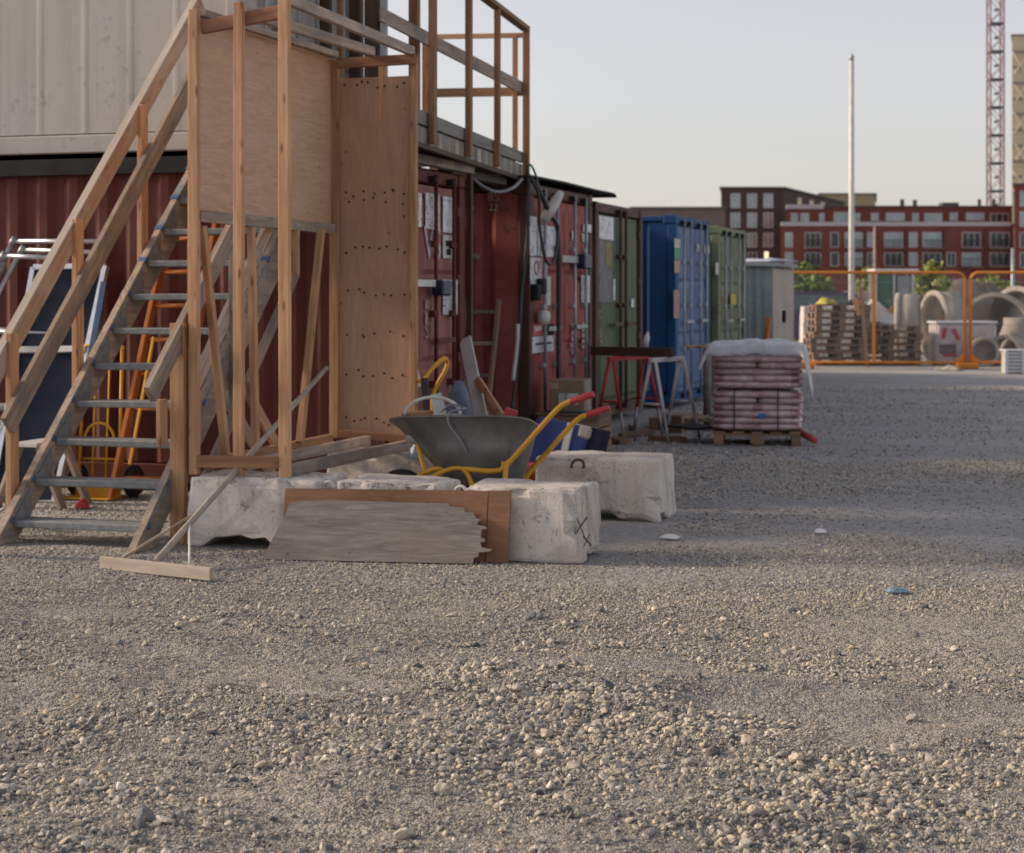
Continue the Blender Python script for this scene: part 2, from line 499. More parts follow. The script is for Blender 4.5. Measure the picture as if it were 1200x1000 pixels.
def gravel_ground():
    m, nt, bs = newmat('gravel_ground')
    tc = nd(nt, 'ShaderNodeTexCoord').outputs['Object']
    n1 = noise(nt, tc, 0.55, 6, 0.6)
    n2 = noise(nt, tc, 7.0, 6, 0.7)
    vo = nd(nt, 'ShaderNodeTexVoronoi', {'Vector': tc, 'Scale': 48.0, 'Randomness': 1.0})
    vo2 = nd(nt, 'ShaderNodeTexVoronoi', {'Vector': tc, 'Scale': 19.0, 'Randomness': 1.0})
    cellv = nd(nt, 'ShaderNodeSeparateColor', {0: vo.outputs['Color']}).outputs[0]
    cell2 = nd(nt, 'ShaderNodeSeparateColor', {0: vo2.outputs['Color']}).outputs[0]
    dust = ramp(nt, n1, [(0.35, (0.40, 0.365, 0.31)), (0.65, (0.54, 0.49, 0.41))])
    grit = ramp(nt, cellv, [(0.0, (0.16, 0.16, 0.165)), (0.5, (0.34, 0.325, 0.31)), (0.9, (0.46, 0.425, 0.38)), (1.0, (0.58, 0.55, 0.51))])
    c = mix(nt, ramp(nt, n2, [(0.35, 0.35), (0.65, 0.85)]), dust, grit)
    grit2 = ramp(nt, cell2, [(0.0, (0.14, 0.14, 0.145)), (0.5, (0.32, 0.31, 0.30)), (1.0, (0.50, 0.47, 0.43))])
    c = mix(nt, 0.4, c, grit2)
    vo3 = nd(nt, 'ShaderNodeTexVoronoi', {'Vector': tc, 'Scale': 125.0, 'Randomness': 1.0})
    cell3 = nd(nt, 'ShaderNodeSeparateColor', {0: vo3.outputs['Color']}).outputs[0]
    c = mix(nt, 0.45, c, ramp(nt, cell3, [(0.0, (0.10, 0.10, 0.105)), (0.45, (0.33, 0.30, 0.255)), (0.85, (0.50, 0.455, 0.375)), (1.0, (0.70, 0.66, 0.58))]))
    # crevice shade coloured in among loose stones, pale dust where trodden bare
    ls = nd(nt, 'ShaderNodeAttribute', attribute_name='loose').outputs['Fac']
    c = mix(nt, nd(nt, 'ShaderNodeMapRange', {0: ls, 1: 0.25, 2: 0.9, 3: 0.0, 4: 0.5}).outputs[0], c, mix(nt, 0.5, (0.16, 0.15, 0.14), grit))
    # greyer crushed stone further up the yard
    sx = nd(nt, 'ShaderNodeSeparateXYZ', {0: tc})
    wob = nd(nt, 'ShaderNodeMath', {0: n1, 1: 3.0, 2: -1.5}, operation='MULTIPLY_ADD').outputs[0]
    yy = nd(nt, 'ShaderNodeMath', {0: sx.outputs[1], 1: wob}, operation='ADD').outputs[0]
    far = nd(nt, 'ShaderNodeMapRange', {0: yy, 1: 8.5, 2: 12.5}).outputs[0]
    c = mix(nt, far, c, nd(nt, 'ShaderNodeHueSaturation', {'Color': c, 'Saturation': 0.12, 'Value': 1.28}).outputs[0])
    st = noise(nt, nd(nt, 'ShaderNodeMapping', {'Vector': tc, 'Scale': (0.25, 0.8, 1)}).outputs[0], 1.0, 5, 0.65)
    c = mix(nt, ramp(nt, st, [(0.40, 0.35), (0.55, 0.0)]), c, (0.25, 0.25, 0.26))
    nt.links.new(c, bs.inputs['Base Color'])
    bs.inputs['Roughness'].default_value = 0.95
    h1 = nd(nt, 'ShaderNodeMath', {0: vo.outputs['Distance'], 1: -0.5}, operation='MULTIPLY').outputs[0]
    h2 = nd(nt, 'ShaderNodeMath', {0: vo2.outputs['Distance'], 1: -1.1, 2: h1}, operation='MULTIPLY_ADD').outputs[0]
    h2 = nd(nt, 'ShaderNodeMath', {0: vo3.outputs['Distance'], 1: -0.35, 2: h2}, operation='MULTIPLY_ADD').outputs[0]
    bump(nt, bs, h2, 1.0, 0.028)
    return m
GROUND = gravel_ground()
def make_ground():
    xs = np.concatenate([[-1500, -600, -250, -120, -70], np.arange(-45, -10, 1.5), np.arange(-9.5, 6.5, 0.075), np.arange(7, 45, 1.5), [70, 120, 250, 600, 1500]])
    ys = np.concatenate([[-600, -250, -100, -40, -15, -5, 0, 2], np.arange(3.2, 14.5, 0.075), np.arange(14.6, 42, 0.4), [46, 55, 70, 100, 150, 260, 500, 1000, 2500]])
    X, Y = np.meshgrid(xs, ys)
    Z = ground_h(X, Y)
    nx, ny = len(xs), len(ys)
    v = np.stack([X, Y, Z], -1).reshape(-1, 3)
    i = np.arange(nx * ny).reshape(ny, nx)
    q = np.stack([i[:-1, :-1], i[:-1, 1:], i[1:, 1:], i[1:, :-1]], -1).reshape(-1, 4)
    me = bpy.data.meshes.new('ground')
    me.from_pydata(v.tolist(), [], q.tolist())
    me.polygons.foreach_set('use_smooth', [True] * len(q))
    at = me.attributes.new('loose', 'FLOAT', 'POINT')
    at.data.foreach_set('value', (stone_density(v[:, 0], v[:, 1]) * np.clip((13 - v[:, 1]) / 3, 0, 1)).astype(np.float32))
    o = obj('ground', me, GROUND)
    tag(o, kind='structure')
make_ground()

def stone_mat():
    m, nt, bs = newmat('loose_stone')
    oi = nd(nt, 'ShaderNodeObjectInfo').outputs['Random']
    c = ramp(nt, oi, [(0.0, (0.085, 0.09, 0.105)), (0.2, (0.24, 0.24, 0.245)), (0.42, (0.45, 0.42, 0.37)), (0.7, (0.59, 0.53, 0.43)), (0.88, (0.63, 0.53, 0.39)), (1.0, (0.80, 0.76, 0.69))])
    n = noise(nt, nd(nt, 'ShaderNodeTexCoord').outputs['Object'], 2.2, 4, 0.6)
    c = mix(nt, ramp(nt, n, [(0.35, 0.5), (0.6, 0.0)]), c, (0.25, 0.225, 0.20))
    nt.links.new(c, bs.inputs['Base Color'])
    bs.inputs['Roughness'].default_value = 0.9
    bump(nt, bs, n, 0.3, 0.15)
    return m
STONE = stone_mat()
def stone_mesh(seed, sub=2):
    rng = random.Random(seed)
    bm = bmesh.new()
    bmesh.ops.create_icosphere(bm, subdivisions=sub, radius=0.5)
    planes = [(Vector((rng.gauss(0, 1), rng.gauss(0, 1), rng.gauss(0, 1))).normalized(), rng.uniform(0.20, 0.38)) for _ in range(12)]
    sq = (rng.uniform(0.85, 1.25), rng.uniform(0.7, 1.0), rng.uniform(0.5, 0.8))
    for v in bm.verts:
        for n, d in planes:
            e = v.co.dot(n) - d
            if e > 0: v.co -= n * e * 0.9
        v.co = Vector((v.co.x * sq[0], v.co.y * sq[1], v.co.z * sq[2])) * 1.15
    me = bpy.data.meshes.new('stone')
    bm.to_mesh(me); bm.free()
    me.materials.append(STONE)
    return me
STONES = [stone_mesh(100 + i) for i in range(14)]
def make_gravel():
    rng = np.random.default_rng(5)
    src = bpy.data.collections.new('stone_shapes')
    for i, me in enumerate(STONES):
        o = bpy.data.objects.new('stone_shape', me); src.objects.link(o)
    P, Sx, keepR = [], [], []
    def scatter(D0, D1, per_m2, s0, s1, powr, dens, margin):
        area_n = 0
        hw1 = D1 * 0.29 + margin
        n = int(per_m2 * 2 * hw1 * (D1 - D0))
        d = rng.uniform(D0, D1, n); r = rng.uniform(-hw1, hw1, n)
        k = np.abs(r) < d * 0.29 + margin
        d, r = d[k], r[k]
        x = -d * S_ + r * C_; y = d * C_ + r * S_
        den = stone_density(x, y)
        p = dens[0] + (dens[1] - dens[0]) * den
        k = rng.uniform(0, 1, len(x)) < p
        x, y, den = x[k], y[k], den[k]
        s = s0 + (s1 - s0) * rng.uniform(0, 1, len(x)) ** powr * (0.35 + 0.65 * den)
        # keep clear of solid things standing on the ground
        k = ~((x > -5.25) & (x < -2.6) & (y > 10.02) & (y < 12.7))
        k &= ~((x < -5.0) & (y > 12.7))
        x, y, s = x[k], y[k], s[k]
        z = ground_h(x, y) + s * 0.17
        P.append(np.stack([x, y, z], -1)); Sx.append(s)
    scatter(4.2, 7.0, 4200, 0.007, 0.037, 3.2, (0.05, 1.0), 1.1)
    scatter(7.0, 8.6, 3300, 0.008, 0.024, 3.0, (0.08, 1.0), 1.2)
    scatter(8.6, 12.0, 1700, 0.010, 0.022, 2.4, (0.15, 1.0), 1.3)
    scatter(12.0, 17.0, 800, 0.015, 0.028, 2.0, (0.25, 1.0), 1.4)
    scatter(17.0, 30.0, 170, 0.020, 0.04, 2.0, (0.3, 1.0), 1.5)
    scatter(4.2, 7.4, 12000, 0.0045, 0.010, 1.0, (0.55, 1.0), 0.7)
    scatter(7.4, 9.6, 4000, 0.007, 0.012, 1.0, (0.5, 1.0), 0.8)
    scatter(4.2, 7.7, 300, 0.017, 0.040, 1.6, (0.01, 1.0), 1.2)
    scatter(4.2, 9.0, 34, 0.030, 0.062, 1.8, (0.04, 1.0), 1.2)
    P = np.concatenate(P); Sx = np.concatenate(Sx)
    n = len(P)
    me = bpy.data.meshes.new('gravel')
    me.vertices.add(n)
    me.vertices.foreach_set('co', P.ravel())
    a = me.attributes.new('scl', 'FLOAT_VECTOR', 'POINT')
    sv = np.stack([Sx * rng.uniform(0.85, 1.2, n), Sx * rng.uniform(0.85, 1.2, n), Sx * rng.uniform(0.8, 1.15, n)], -1)
    a.data.foreach_set('vector', sv.ravel())
    a = me.attributes.new('rot', 'FLOAT_VECTOR', 'POINT')
    rv = np.stack([rng.normal(0, 0.45, n), rng.normal(0, 0.45, n), rng.uniform(0, 6.28, n)], -1)
    a.data.foreach_set('vector', rv.ravel())
    a = me.attributes.new('idx', 'INT', 'POINT')
    a.data.foreach_set('value', rng.integers(0, len(STONES), n).astype(np.int32))
    me.materials.append(STONE)
    o = bpy.data.objects.new('gravel', me); col.objects.link(o)
    place(o, I4)
    tag(o, 'loose beige and grey gravel strewn over the yard', 'gravel', kind='stuff')
    g = bpy.data.node_groups.new('gravel_scatter', 'GeometryNodeTree')
    g.interface.new_socket('Geometry', in_out='INPUT', socket_type='NodeSocketGeometry')
    g.interface.new_socket('Geometry', in_out='OUTPUT', socket_type='NodeSocketGeometry')
    gi, go = g.nodes.new('NodeGroupInput'), g.nodes.new('NodeGroupOutput')
    ci = g.nodes.new('GeometryNodeCollectionInfo')
    ci.inputs['Collection'].default_value = src
    ci.inputs['Separate Children'].default_value = True
    ci.inputs['Reset Children'].default_value = True
    iop = g.nodes.new('GeometryNodeInstanceOnPoints')
    iop.inputs['Pick Instance'].default_value = True
    def na(nm, dt):
        q = g.nodes.new('GeometryNodeInputNamedAttribute'); q.data_type = dt; q.inputs['Name'].default_value = nm
        return q.outputs[0]
    g.links.new(gi.outputs[0], iop.inputs['Points'])
    g.links.new(ci.outputs[0], iop.inputs['Instance'])
    g.links.new(na('idx', 'INT'), iop.inputs['Instance Index'])
    e2r = g.nodes.new('FunctionNodeEulerToRotation')
    g.links.new(na('rot', 'FLOAT_VECTOR'), e2r.inputs[0])
    g.links.new(e2r.outputs[0], iop.inputs['Rotation'])
    g.links.new(na('scl', 'FLOAT_VECTOR'), iop.inputs['Scale'])
    g.links.new(iop.outputs[0], go.inputs[0])
    md = o.modifiers.new('scatter', 'NODES'); md.node_group = g
    print('gravel stones', n)
make_gravel()

# ------------------------------------------------------------------ shipping containers
def corrugated(L, Hh, depth=0.036, period=0.278, back=0.05):
    """corrugated sheet: local X along L (0..L), Z up (0..Hh), outer face towards -Y"""
    xs, ys = [0.0], [0.0]
    x = 0.0
    a = period * 0.26; b = period * 0.24
    a1, b1 = (a, b) if depth > 0 else (period * 0.80, 0.03)
    while x + period < L:
        for dx, d in ((a1, 0), (b1, depth), (a if depth > 0 else 0.02, depth), (b1, 0)):
            x += dx; xs.append(x); ys.append(d)
    xs.append(L); ys.append(0.0)
    mb = MB(); n = len(xs)
    vs = [(xs[i], ys[i], 0) for i in range(n)] + [(xs[i], ys[i], Hh) for i in range(n)] + [(0, back, 0), (L, back, 0), (L, back, Hh), (0, back, Hh)]
    fs = [(i, i + 1, n + i + 1, n + i) for i in range(n - 1)]
    q = 2 * n
    fs += [(q, q + 3, q + 2, q + 1), (0, n, q + 3, q), (n - 1, q + 1, q + 2, 2 * n - 1)]
    fs += [tuple(range(n))[::-1] + (q, q + 1), tuple(range(n, 2 * n)) + (q + 2, q + 3)]
    return mb.add(vs, fs)
def container(label, X0, Y0, z0, body, doorm, rodm, L=6.06, Wd=2.44, Hh=2.59, rods=(0.17, 0.36, 0.64, 0.83), frame=None, side_mat=None, bands=3, hinge=True, flat=False):
    frame = frame or body
    side_mat = side_mat or body
    t = thing('shipping_container', label, 'container', (-X0 - L / 2, Y0 + Wd / 2, z0))
    B = T(Vector((-X0, Y0, z0)))           # local: door plane x=0 (facing +X), body to -X, y 0..Wd
    for y in (0.0, Wd):
        sgn = 1 if y == 0 else -1
        for x in (-0.06, -L + 0.06):
            obj('corner_post', MB().cbox((0.12, 0.14, Hh - 0.24), 0.012), frame, t, B @ T((x, y + sgn * 0.07, Hh / 2)))
            for z in (0.06, Hh - 0.06):
                obj('corner_casting', MB().cbox((0.178, 0.162, 0.118), 0.012), frame, t, B @ T((x - (0.028 if x > -1 else -0.028), y + sgn * 0.078, z)))
        obj('bottom_rail', MB().cbox((L - 0.36, 0.07, 0.15), 0.01), frame, t, B @ T((-L / 2, y + sgn * 0.045, 0.085)))
        obj('top_rail', MB().cbox((L - 0.36, 0.06, 0.07), 0.01), frame, t, B @ T((-L / 2, y + sgn * 0.04, Hh - 0.05)))
    cw = corrugated(L - 0.26, Hh - 0.27) if not flat else corrugated(L - 0.26, Hh - 0.27, -0.0025, 0.42, 0.05)
    obj('side_wall', cw, side_mat, t, B @ T((-L + 0.13, 0.025, 0.17)))
    obj('side_wall', corrugated(L - 0.26, Hh - 0.27), side_mat, t, B @ T((-0.13, Wd - 0.025, 0.17)) @ RZ(math.pi))
    obj('end_wall', corrugated(Wd - 0.3, Hh - 0.3), side_mat, t, B @ T((-L + 0.03, Wd - 0.15, 0.15)) @ RZ(-math.pi / 2))
    rf = MB()
    n = int(L / 0.28)
    for i in range(n): rf.box((-L / 2 + (i - n / 2 + 0.5) * 0.21 * L / 6.06 * 1.28, Wd / 2, Hh - 0.022), (0.13, Wd - 0.3, 0.02))
    rf.box((-L / 2, Wd / 2, Hh - 0.045), (L - 0.1, Wd - 0.16, 0.025))
    obj('roof', rf, side_mat, t, B)
    obj('floor', MB().cbox((L - 0.14, Wd - 0.16, 0.12), 0.01), BLKM, t, B @ T((-L / 2, Wd / 2, 0.09)))
    obj('door_header', MB().cbox((0.09, Wd - 0.325, 0.12), 0.012), frame, t, B @ T((-0.06, Wd / 2, Hh - 0.064)))
    obj('door_sill', MB().cbox((0.10, Wd - 0.325, 0.13), 0.012), frame, t, B @ T((-0.055, Wd / 2, 0.067)))
    obj('door_gasket', MB().cbox((0.02, Wd - 0.29, Hh - 0.25), 0.004), BLACK, t, B @ T((-0.12, Wd / 2, Hh / 2)))
    lw = (Wd - 0.36) / 2
    for k in (0, 1):
        y0 = 0.165 + k * (lw + 0.03)
        dm = MB()
        zb, zt = 0.145, Hh - 0.14
        dm.cbox((0.035, lw, zt - zb), 0.004, (0, lw / 2, (zb + zt) / 2))
        hb = (zt - zb - 0.2) / bands
        for q in range(bands):
            z0b = zb + 0.06 + q * (hb + 0.04)
            h2, y1, y2 = hb - 0.02, 0.10, lw - 0.10
            vs = []
            for (ox, oy, oz) in ((0.017, 0, 0), (0.047, 0.045, 0.045)):
                vs += [(ox, y1 + oy, z0b + oz), (ox, y2 - oy, z0b + oz), (ox, y2 - oy, z0b + h2 - oz), (ox, y1 + oy, z0b + h2 - oz)]
            dm.add(vs, [(4, 5, 6, 7), (0, 1, 5, 4), (1, 2, 6, 5), (2, 3, 7, 6), (3, 0, 4, 7), (3, 2, 1, 0)])
        d = obj('door', dm, doorm, t, B @ T((-0.062, y0, 0)))
        if hinge:
            for z in (0.35, 0.95, 1.65, 2.25):
                yy = y0 - 0.05 if k == 0 else y0 + lw + 0.05
                obj('hinge', MB().cbox((0.04, 0.14, 0.09), 0.008), frame, d, B @ T((-0.022, yy, z)))
        for fr in rods:
            yr = fr * Wd
            if not (y0 <= yr <= y0 + lw): continue
            rd = obj('lock_rod', MB().tube([(0, 0, 0.06), (0, 0, Hh - 0.05)], 0.019, 8), rodm, d, B @ T((0.035, yr, 0)))
            for z in (0.1, 0.75, 1.35, 1.95, Hh - 0.09):
                obj('rod_bracket', MB().cbox((0.085, 0.10, 0.055), 0.008), (BLKM if z > 2.3 or z < 0.2 else rodm), d, B @ T((0.002, yr, z)))
            if 0.3 < fr < 0.7 or len(rods) < 3:
                obj('door_handle', MB().cbox((0.016, 0.46, 0.045), 0.005), rodm, d, B @ T((0.062, yr + (-0.19 if fr < 0.5 else 0.19), 1.12)))
    return t, B

DX = 5.1
c_red, B1 = container('faded red container with padlocked doors under the wooden deck', 5.18, 12.75, 0.06, C_OX, C_RED1, C_OX, frame=C_OX)
c_red2, B2 = container('red container with grey lock rods and black roof sheet', DX, 16.95, 0.10, C_RED2, C_RED2, STEEL, frame=RUSTB)
c_gr1, B3 = container('weathered green container standing between the red and blue ones', 5.3, 20.3, 0.08, C_GRN1, C_GRN1, RUSTB, rods=(0.44, 0.56), frame=RUSTB, bands=1)
c_bl, B4 = container('blue container with pale lock rods and navy side', DX, 23.85, 0.06, C_BLUE, C_BLUED, STEEL, bands=3)
c_gr2, B5 = container('olive green container standing beyond the blue one', DX, 27.0, 0.02, C_GRN2, C_GRN2, STEEL)
c_wh, B6 = container('cream white container stacked on top of the oxide red one', 6.25, 12.78, 2.72, C_WHT, C_WHT, STEEL, flat=True)
# two unseen containers added to shade the ground strip before the fence
container('unseen grey-green container added behind the olive one to shade the yard strip', 7.0, 29.75, 0.05, C_GRN2, C_GRN2, STEEL)
container('unseen oxide red container added behind the grey shed to shade the yard strip', 7.2, 32.4, 0.05, C_OX, C_OX, STEEL)
# dark timber bearers that carry the white container
for i, (x, lab) in enumerate(((-6.5, 'short dark timber bearer under the white container door end'), (-9.0, 'dark timber bearer under the middle of the white container'))):
    o = obj('timber_bearer', MB().cbox((0.5 if i else 0.3, 2.5, 0.062), 0.006), DARKW, None, T((x, 13.98, 2.682)))
    tag(o, lab, 'beam')
o = beam('fascia_beam', (-6.0, 12.70, 2.61), (-11.2, 12.70, 2.61), 0.05, 0.13, BLKM)
tag(o, 'black beam along the top edge of the oxide red container', 'beam')
# dark boards added to keep sun out of the gaps between containers
for (hx, ya, yb, lab) in ((-6.7, 15.22, 16.93, 'added dark boards blocking sun in the gap between the two red containers'), (-5.75, 19.41, 20.28, 'added dark boards blocking sun between the red and the green container'),
                          (-5.9, 22.76, 23.83, 'added dark boards blocking sun between the green and the blue container'), (-5.8, 26.31, 26.98, 'added dark boards blocking sun between the blue and the olive container')):
    t = thing('sun_blocker', lab, 'sun_blocker', (hx, (ya + yb) / 2, 0))
    n_ = int((yb - ya) / 0.155)
    for k in range(n_):
        obj('board', MB().cbox((0.022, (yb - ya) / n_ - 0.006, 2.62), 0.003), DARKW, t, T((hx, ya + (k + 0.5) * (yb - ya) / n_, 1.33)))
# ---- things on the container doors
def sheet(name, B, y, z, w, h, mat, parent, x=0.004, t=0.004, side=False):
    """flat plate on a door face (or on the -Y side wall), lower-left corner y,z"""
    if side:
        return obj(name, MB().cbox((w, h, t), 0.001), mat, parent, B @ T((-y + 0, 0.018, z + h / 2)) @ RX(math.pi / 2))
    M = B @ T((x, y + w / 2, z + h / 2)) @ Matrix(((0, 0, 1, 0), (1, 0, 0, 0), (0, 1, 0, 0), (0, 0, 0, 1)))
    return obj(name, MB().cbox((w, h, t), 0.001), mat, parent, M)
def text(name, s, size, mat, parent, M, ext=0.001):
    cu = bpy.data.curves.new('txt', 'FONT'); cu.body = s; cu.size = size; cu.extrude = ext
    o = bpy.data.objects.new('txt', cu); col.objects.link(o)
    bpy.context.view_layer.update()
    me = bpy.data.meshes.new_from_object(o.evaluated_get(bpy.context.evaluated_depsgraph_get()))
    bpy.data.objects.remove(o); bpy.data.curves.remove(cu)
    me.materials.clear()
    return obj(name, me, mat, parent, M)
DOORM = Matrix(((0, 0, 1, 0), (1, 0, 0, 0), (0, 1, 0, 0), (0, 0, 0, 1)))      # text plane facing +X
SIDEM = RX(math.pi / 2)                                                        # text plane facing -Y
LETTER = plain('letter_white', (0.60, 0.57, 0.55), 0.6, 0, 0.3, 20)
LETTER_Y = plain('letter_cream', (0.52, 0.36, 0.27), 0.6, 0, 0.35, 20)
LETTER_F = plain('letter_faded', (0.42, 0.25, 0.23), 0.6, 0, 0.35, 20)
def dpx(B, X0, x, y):                       # pixel on a door plane -> local (y,z)
    p = onX(x, y, -X0); q = B.inverted() @ p
    return q.y, q.z
def dsheet(nm, B, X0, x0, y0, x1, y1, mat, parent, xo=0.004):
    a = dpx(B, X0, x0, y1); b = dpx(B, X0, x1, y0)
    c = dpx(B, X0, x1, y1); dd = dpx(B, X0, x0, y0)
    zlo = (a[1] + c[1]) / 2; zhi = (b[1] + dd[1]) / 2
    return sheet(nm, B, a[0], zlo, b[0] - a[0], zhi - zlo, mat, parent, xo)
for q in ((490, 226, 494, 266), (498.5, 227, 515, 269), (519, 231, 533, 273), (519, 328, 536, 369)):
    dsheet('notice_sheet', B1, 5.18, *q, PAPER, c_red, 0.0)
st = dsheet('sticker', B1, 5.18, 519, 276, 531, 303, LETTER, c_red, 0.0)
dsheet('sticker_print', B1, 5.18, 522, 282, 529, 289, BLKM, c_red, 0.004)
dsheet('sticker_print', B1, 5.18, 523, 292, 528, 299, BLKM, c_red, 0.004)
y_, z_ = dpx(B1, 5.18, 497, 303)
text('lettering', 'VS', 0.40, LETTER, c_red, B1 @ T((0.0, y_, z_)) @ DOORM)
y_, z_ = dpx(B1, 5.18, 498, 397)
text('lettering', 'S2', 0.2, LETTER_F, c_red, B1 @ T((0.0, y_, z_)) @ DOORM)
dsheet('paint_mark', B1, 5.18, 498, 352, 503, 362, LETTER_F, c_red, 0.0)
dsheet('paint_mark', B1, 5.18, 498, 366, 501, 380, LETTER_F, c_red, 0.0)
lb = dsheet('lock_bar', B1, 5.18, 470, 328, 501, 336, WHITEPT, c_red, 0.075)
y_, z_ = dpx(B1, 5.18, 506, 338)
obj('lock_box', MB().cbox((0.11, 0.22, 0.13), 0.015), plain('navy_steel', (0.02, 0.03, 0.07), 0.4, 0.3), c_red, B1 @ T((0.09, y_, z_)))
# second red container: boards, no-smoking sign, extinguisher sign, lock
for q in ((621, 254, 629, 300), (630, 265, 652, 301), (683, 263, 693, 272), (682, 274, 689, 284), (670, 271, 674, 282), (681, 323, 691, 355)):
    dsheet('notice_sheet', B2, DX, *q, PAPER, c_red2, 0.0)
ns = dsheet('warning_sign', B2, DX, 621, 302, 635, 333, PAPER, c_red2, 0.002)
y_, z_ = dpx(B2, DX, 628, 314)
obj('prohibition_ring', MB().lathe([(0.055, 0), (0.075, 0), (0.075, 0.004), (0.055, 0.004)], 20, None, True), REDP, c_red2, B2 @ T((0.006, y_, z_)) @ RY(math.pi / 2))
dsheet('sign_strip', B2, DX, 641, 324, 645, 358, LETTER, c_red2, 0.002)
es = dsheet('extinguisher_sign', B2, DX, 623.5, 394, 649, 413, PAPER, c_red2, 0.002)
dsheet('sign_field', B2, DX, 624, 379, 635.5, 393.5, REDP, c_red2, 0.002)
dsheet('sign_field', B2, DX, 641, 380, 649, 393.5, BLKM, c_red2, 0.002)
dsheet('sign_symbol', B2, DX, 626, 382, 634, 388, LETTER, c_red2, 0.006)
dsheet('sign_lettering', B2, DX, 627, 401.5, 646, 404, BLKM, c_red2, 0.006)
for i in range(5):
    dsheet('stencil_mark', B2, DX, 669.5, 380 + i * 7.5, 673, 385 + i * 7.5, LETTER, c_red2, 0.0)
    dsheet('stencil_mark', B2, DX, 682, 378 + i * 6.5, 688.5, 382.5 + i * 6.5, LETTER, c_red2, 0.0)
for (x, y) in ((630, 336), (624, 343)):
    y_, z_ = dpx(B2, DX, x, y)
    obj('socket_box', MB().cbox((0.08, 0.14, 0.16), 0.015), BLKM, c_red2, B2 @ T((0.04, y_, z_)))
dsheet('lock_bar', B2, DX, 651, 300, 670, 308, STEEL, c_red2, 0.075)
y_, z_ = dpx(B2, DX, 675, 307)
obj('lock_box', MB().cbox((0.11, 0.30, 0.16), 0.015), bpy.data.materials['navy_steel'], c_red2, B2 @ T((0.09, y_, z_)))
y_, z_ = dpx(B2, DX, 630, 372)
obj('alarm_bell', MB().lathe([(0.0, 0.10), (0.06, 0.09), (0.075, 0.05), (0.08, 0.0), (0.0, 0.0)], 16), WHITEPT, c_red2, B2 @ T((0.03, y_, z_)) @ RY(math.pi / 2))
def spx(x, y, Y): return onY(x, y, Y)
for s_, x, y, sz in (('9', 549, 250, 0.13), ('85', 571, 236, 0.13), ('22', 572.5, 247, 0.10)):
    p = onY(x, y, 16.955)
    text('lettering', s_, sz, LETTER_Y, c_red2, T(p) @ SIDEM)
# green container
dsheet('notice_sheet', B3, 5.3, 702, 254, 719, 281, PAPER, c_gr1, 0.0)
dsheet('worn_patch', B3, 5.3, 702, 282, 718, 355, plain('scraped_steel', (0.17, 0.17, 0.18), 0.6, 0, 0.4, 9), c_gr1, -0.005)
dsheet('worn_patch', B3, 5.3, 710, 284, 716, 312, plain('ochre_stain', (0.30, 0.24, 0.10), 0.7, 0, 0.4, 14), c_gr1, 0.0)
dsheet('notice_sheet', B3, 5.3, 718.5, 327, 721, 352, PAPER, c_gr1, 0.0)
dsheet('notice_sheet', B3, 5.3, 739.5, 350, 743, 360, PAPER, c_gr1, 0.002)
for s_, x, y, sz in (('C', 702, 374, 0.14), ('S', 703, 396, 0.16), ('D', 703.5, 410, 0.16)):
    y_, z_ = dpx(B3, 5.3, x, y)
    text('graffiti', s_, sz, LETTER_Y, c_gr1, B3 @ T((-0.004, y_, z_)) @ DOORM)
# blue and olive doors
for q, mt in (((790.5, 280, 797, 291), LETTER), ((790.5, 292, 797, 304), plain('sticker_green', (0.10, 0.35, 0.20), 0.6)), ((790.5, 305, 797, 320), LETTER_Y), ((816.5, 286, 822, 295), LETTER),
              ((825, 288, 831, 297), LETTER), ((789.5, 340, 796, 373), LETTER_F)):
    dsheet('sticker', B4, DX, *q, mt, c_bl, 0.0)
dsheet('sticker', B5, DX, 838.5, 308, 842, 322, LETTER, c_gr2, 0.0)
dsheet('sticker', B5, DX, 853, 345, 859, 357, plain('sticker_yellow', (0.6, 0.45, 0.05), 0.6), c_gr2, 0.045)
# black roof sheet with a curled edge on the second red container
rs = MB()
prof = [(0.0, 0.0), (1.2, 0.006), (2.5, -0.004), (3.20, 0.0), (3.38, -0.005), (3.46, -0.03)]
for (a, za), (b, zb_) in zip(prof, prof[1:]):
    rs.add([(x, 16.85 + y, 2.735 + z + q) for q in (0, 0.02) for x, y, z in ((-8.3, a, za), (-5.05, a, za), (-5.05, b, zb_), (-8.3, b, zb_))], [(3, 2, 1, 0), (4, 5, 6, 7), (0, 1, 5, 4), (1, 2, 6, 5), (2, 3, 7, 6), (3, 0, 4, 7)])
o = obj('roof_sheet', rs, BLKM); tag(o, 'black felt sheet lying over the roof of the red container', 'roof sheet')
PALEW = wood('pale_dry_wood', (0.52, 0.46, 0.39), (0.36, 0.31, 0.26), 0.2, 0.1)
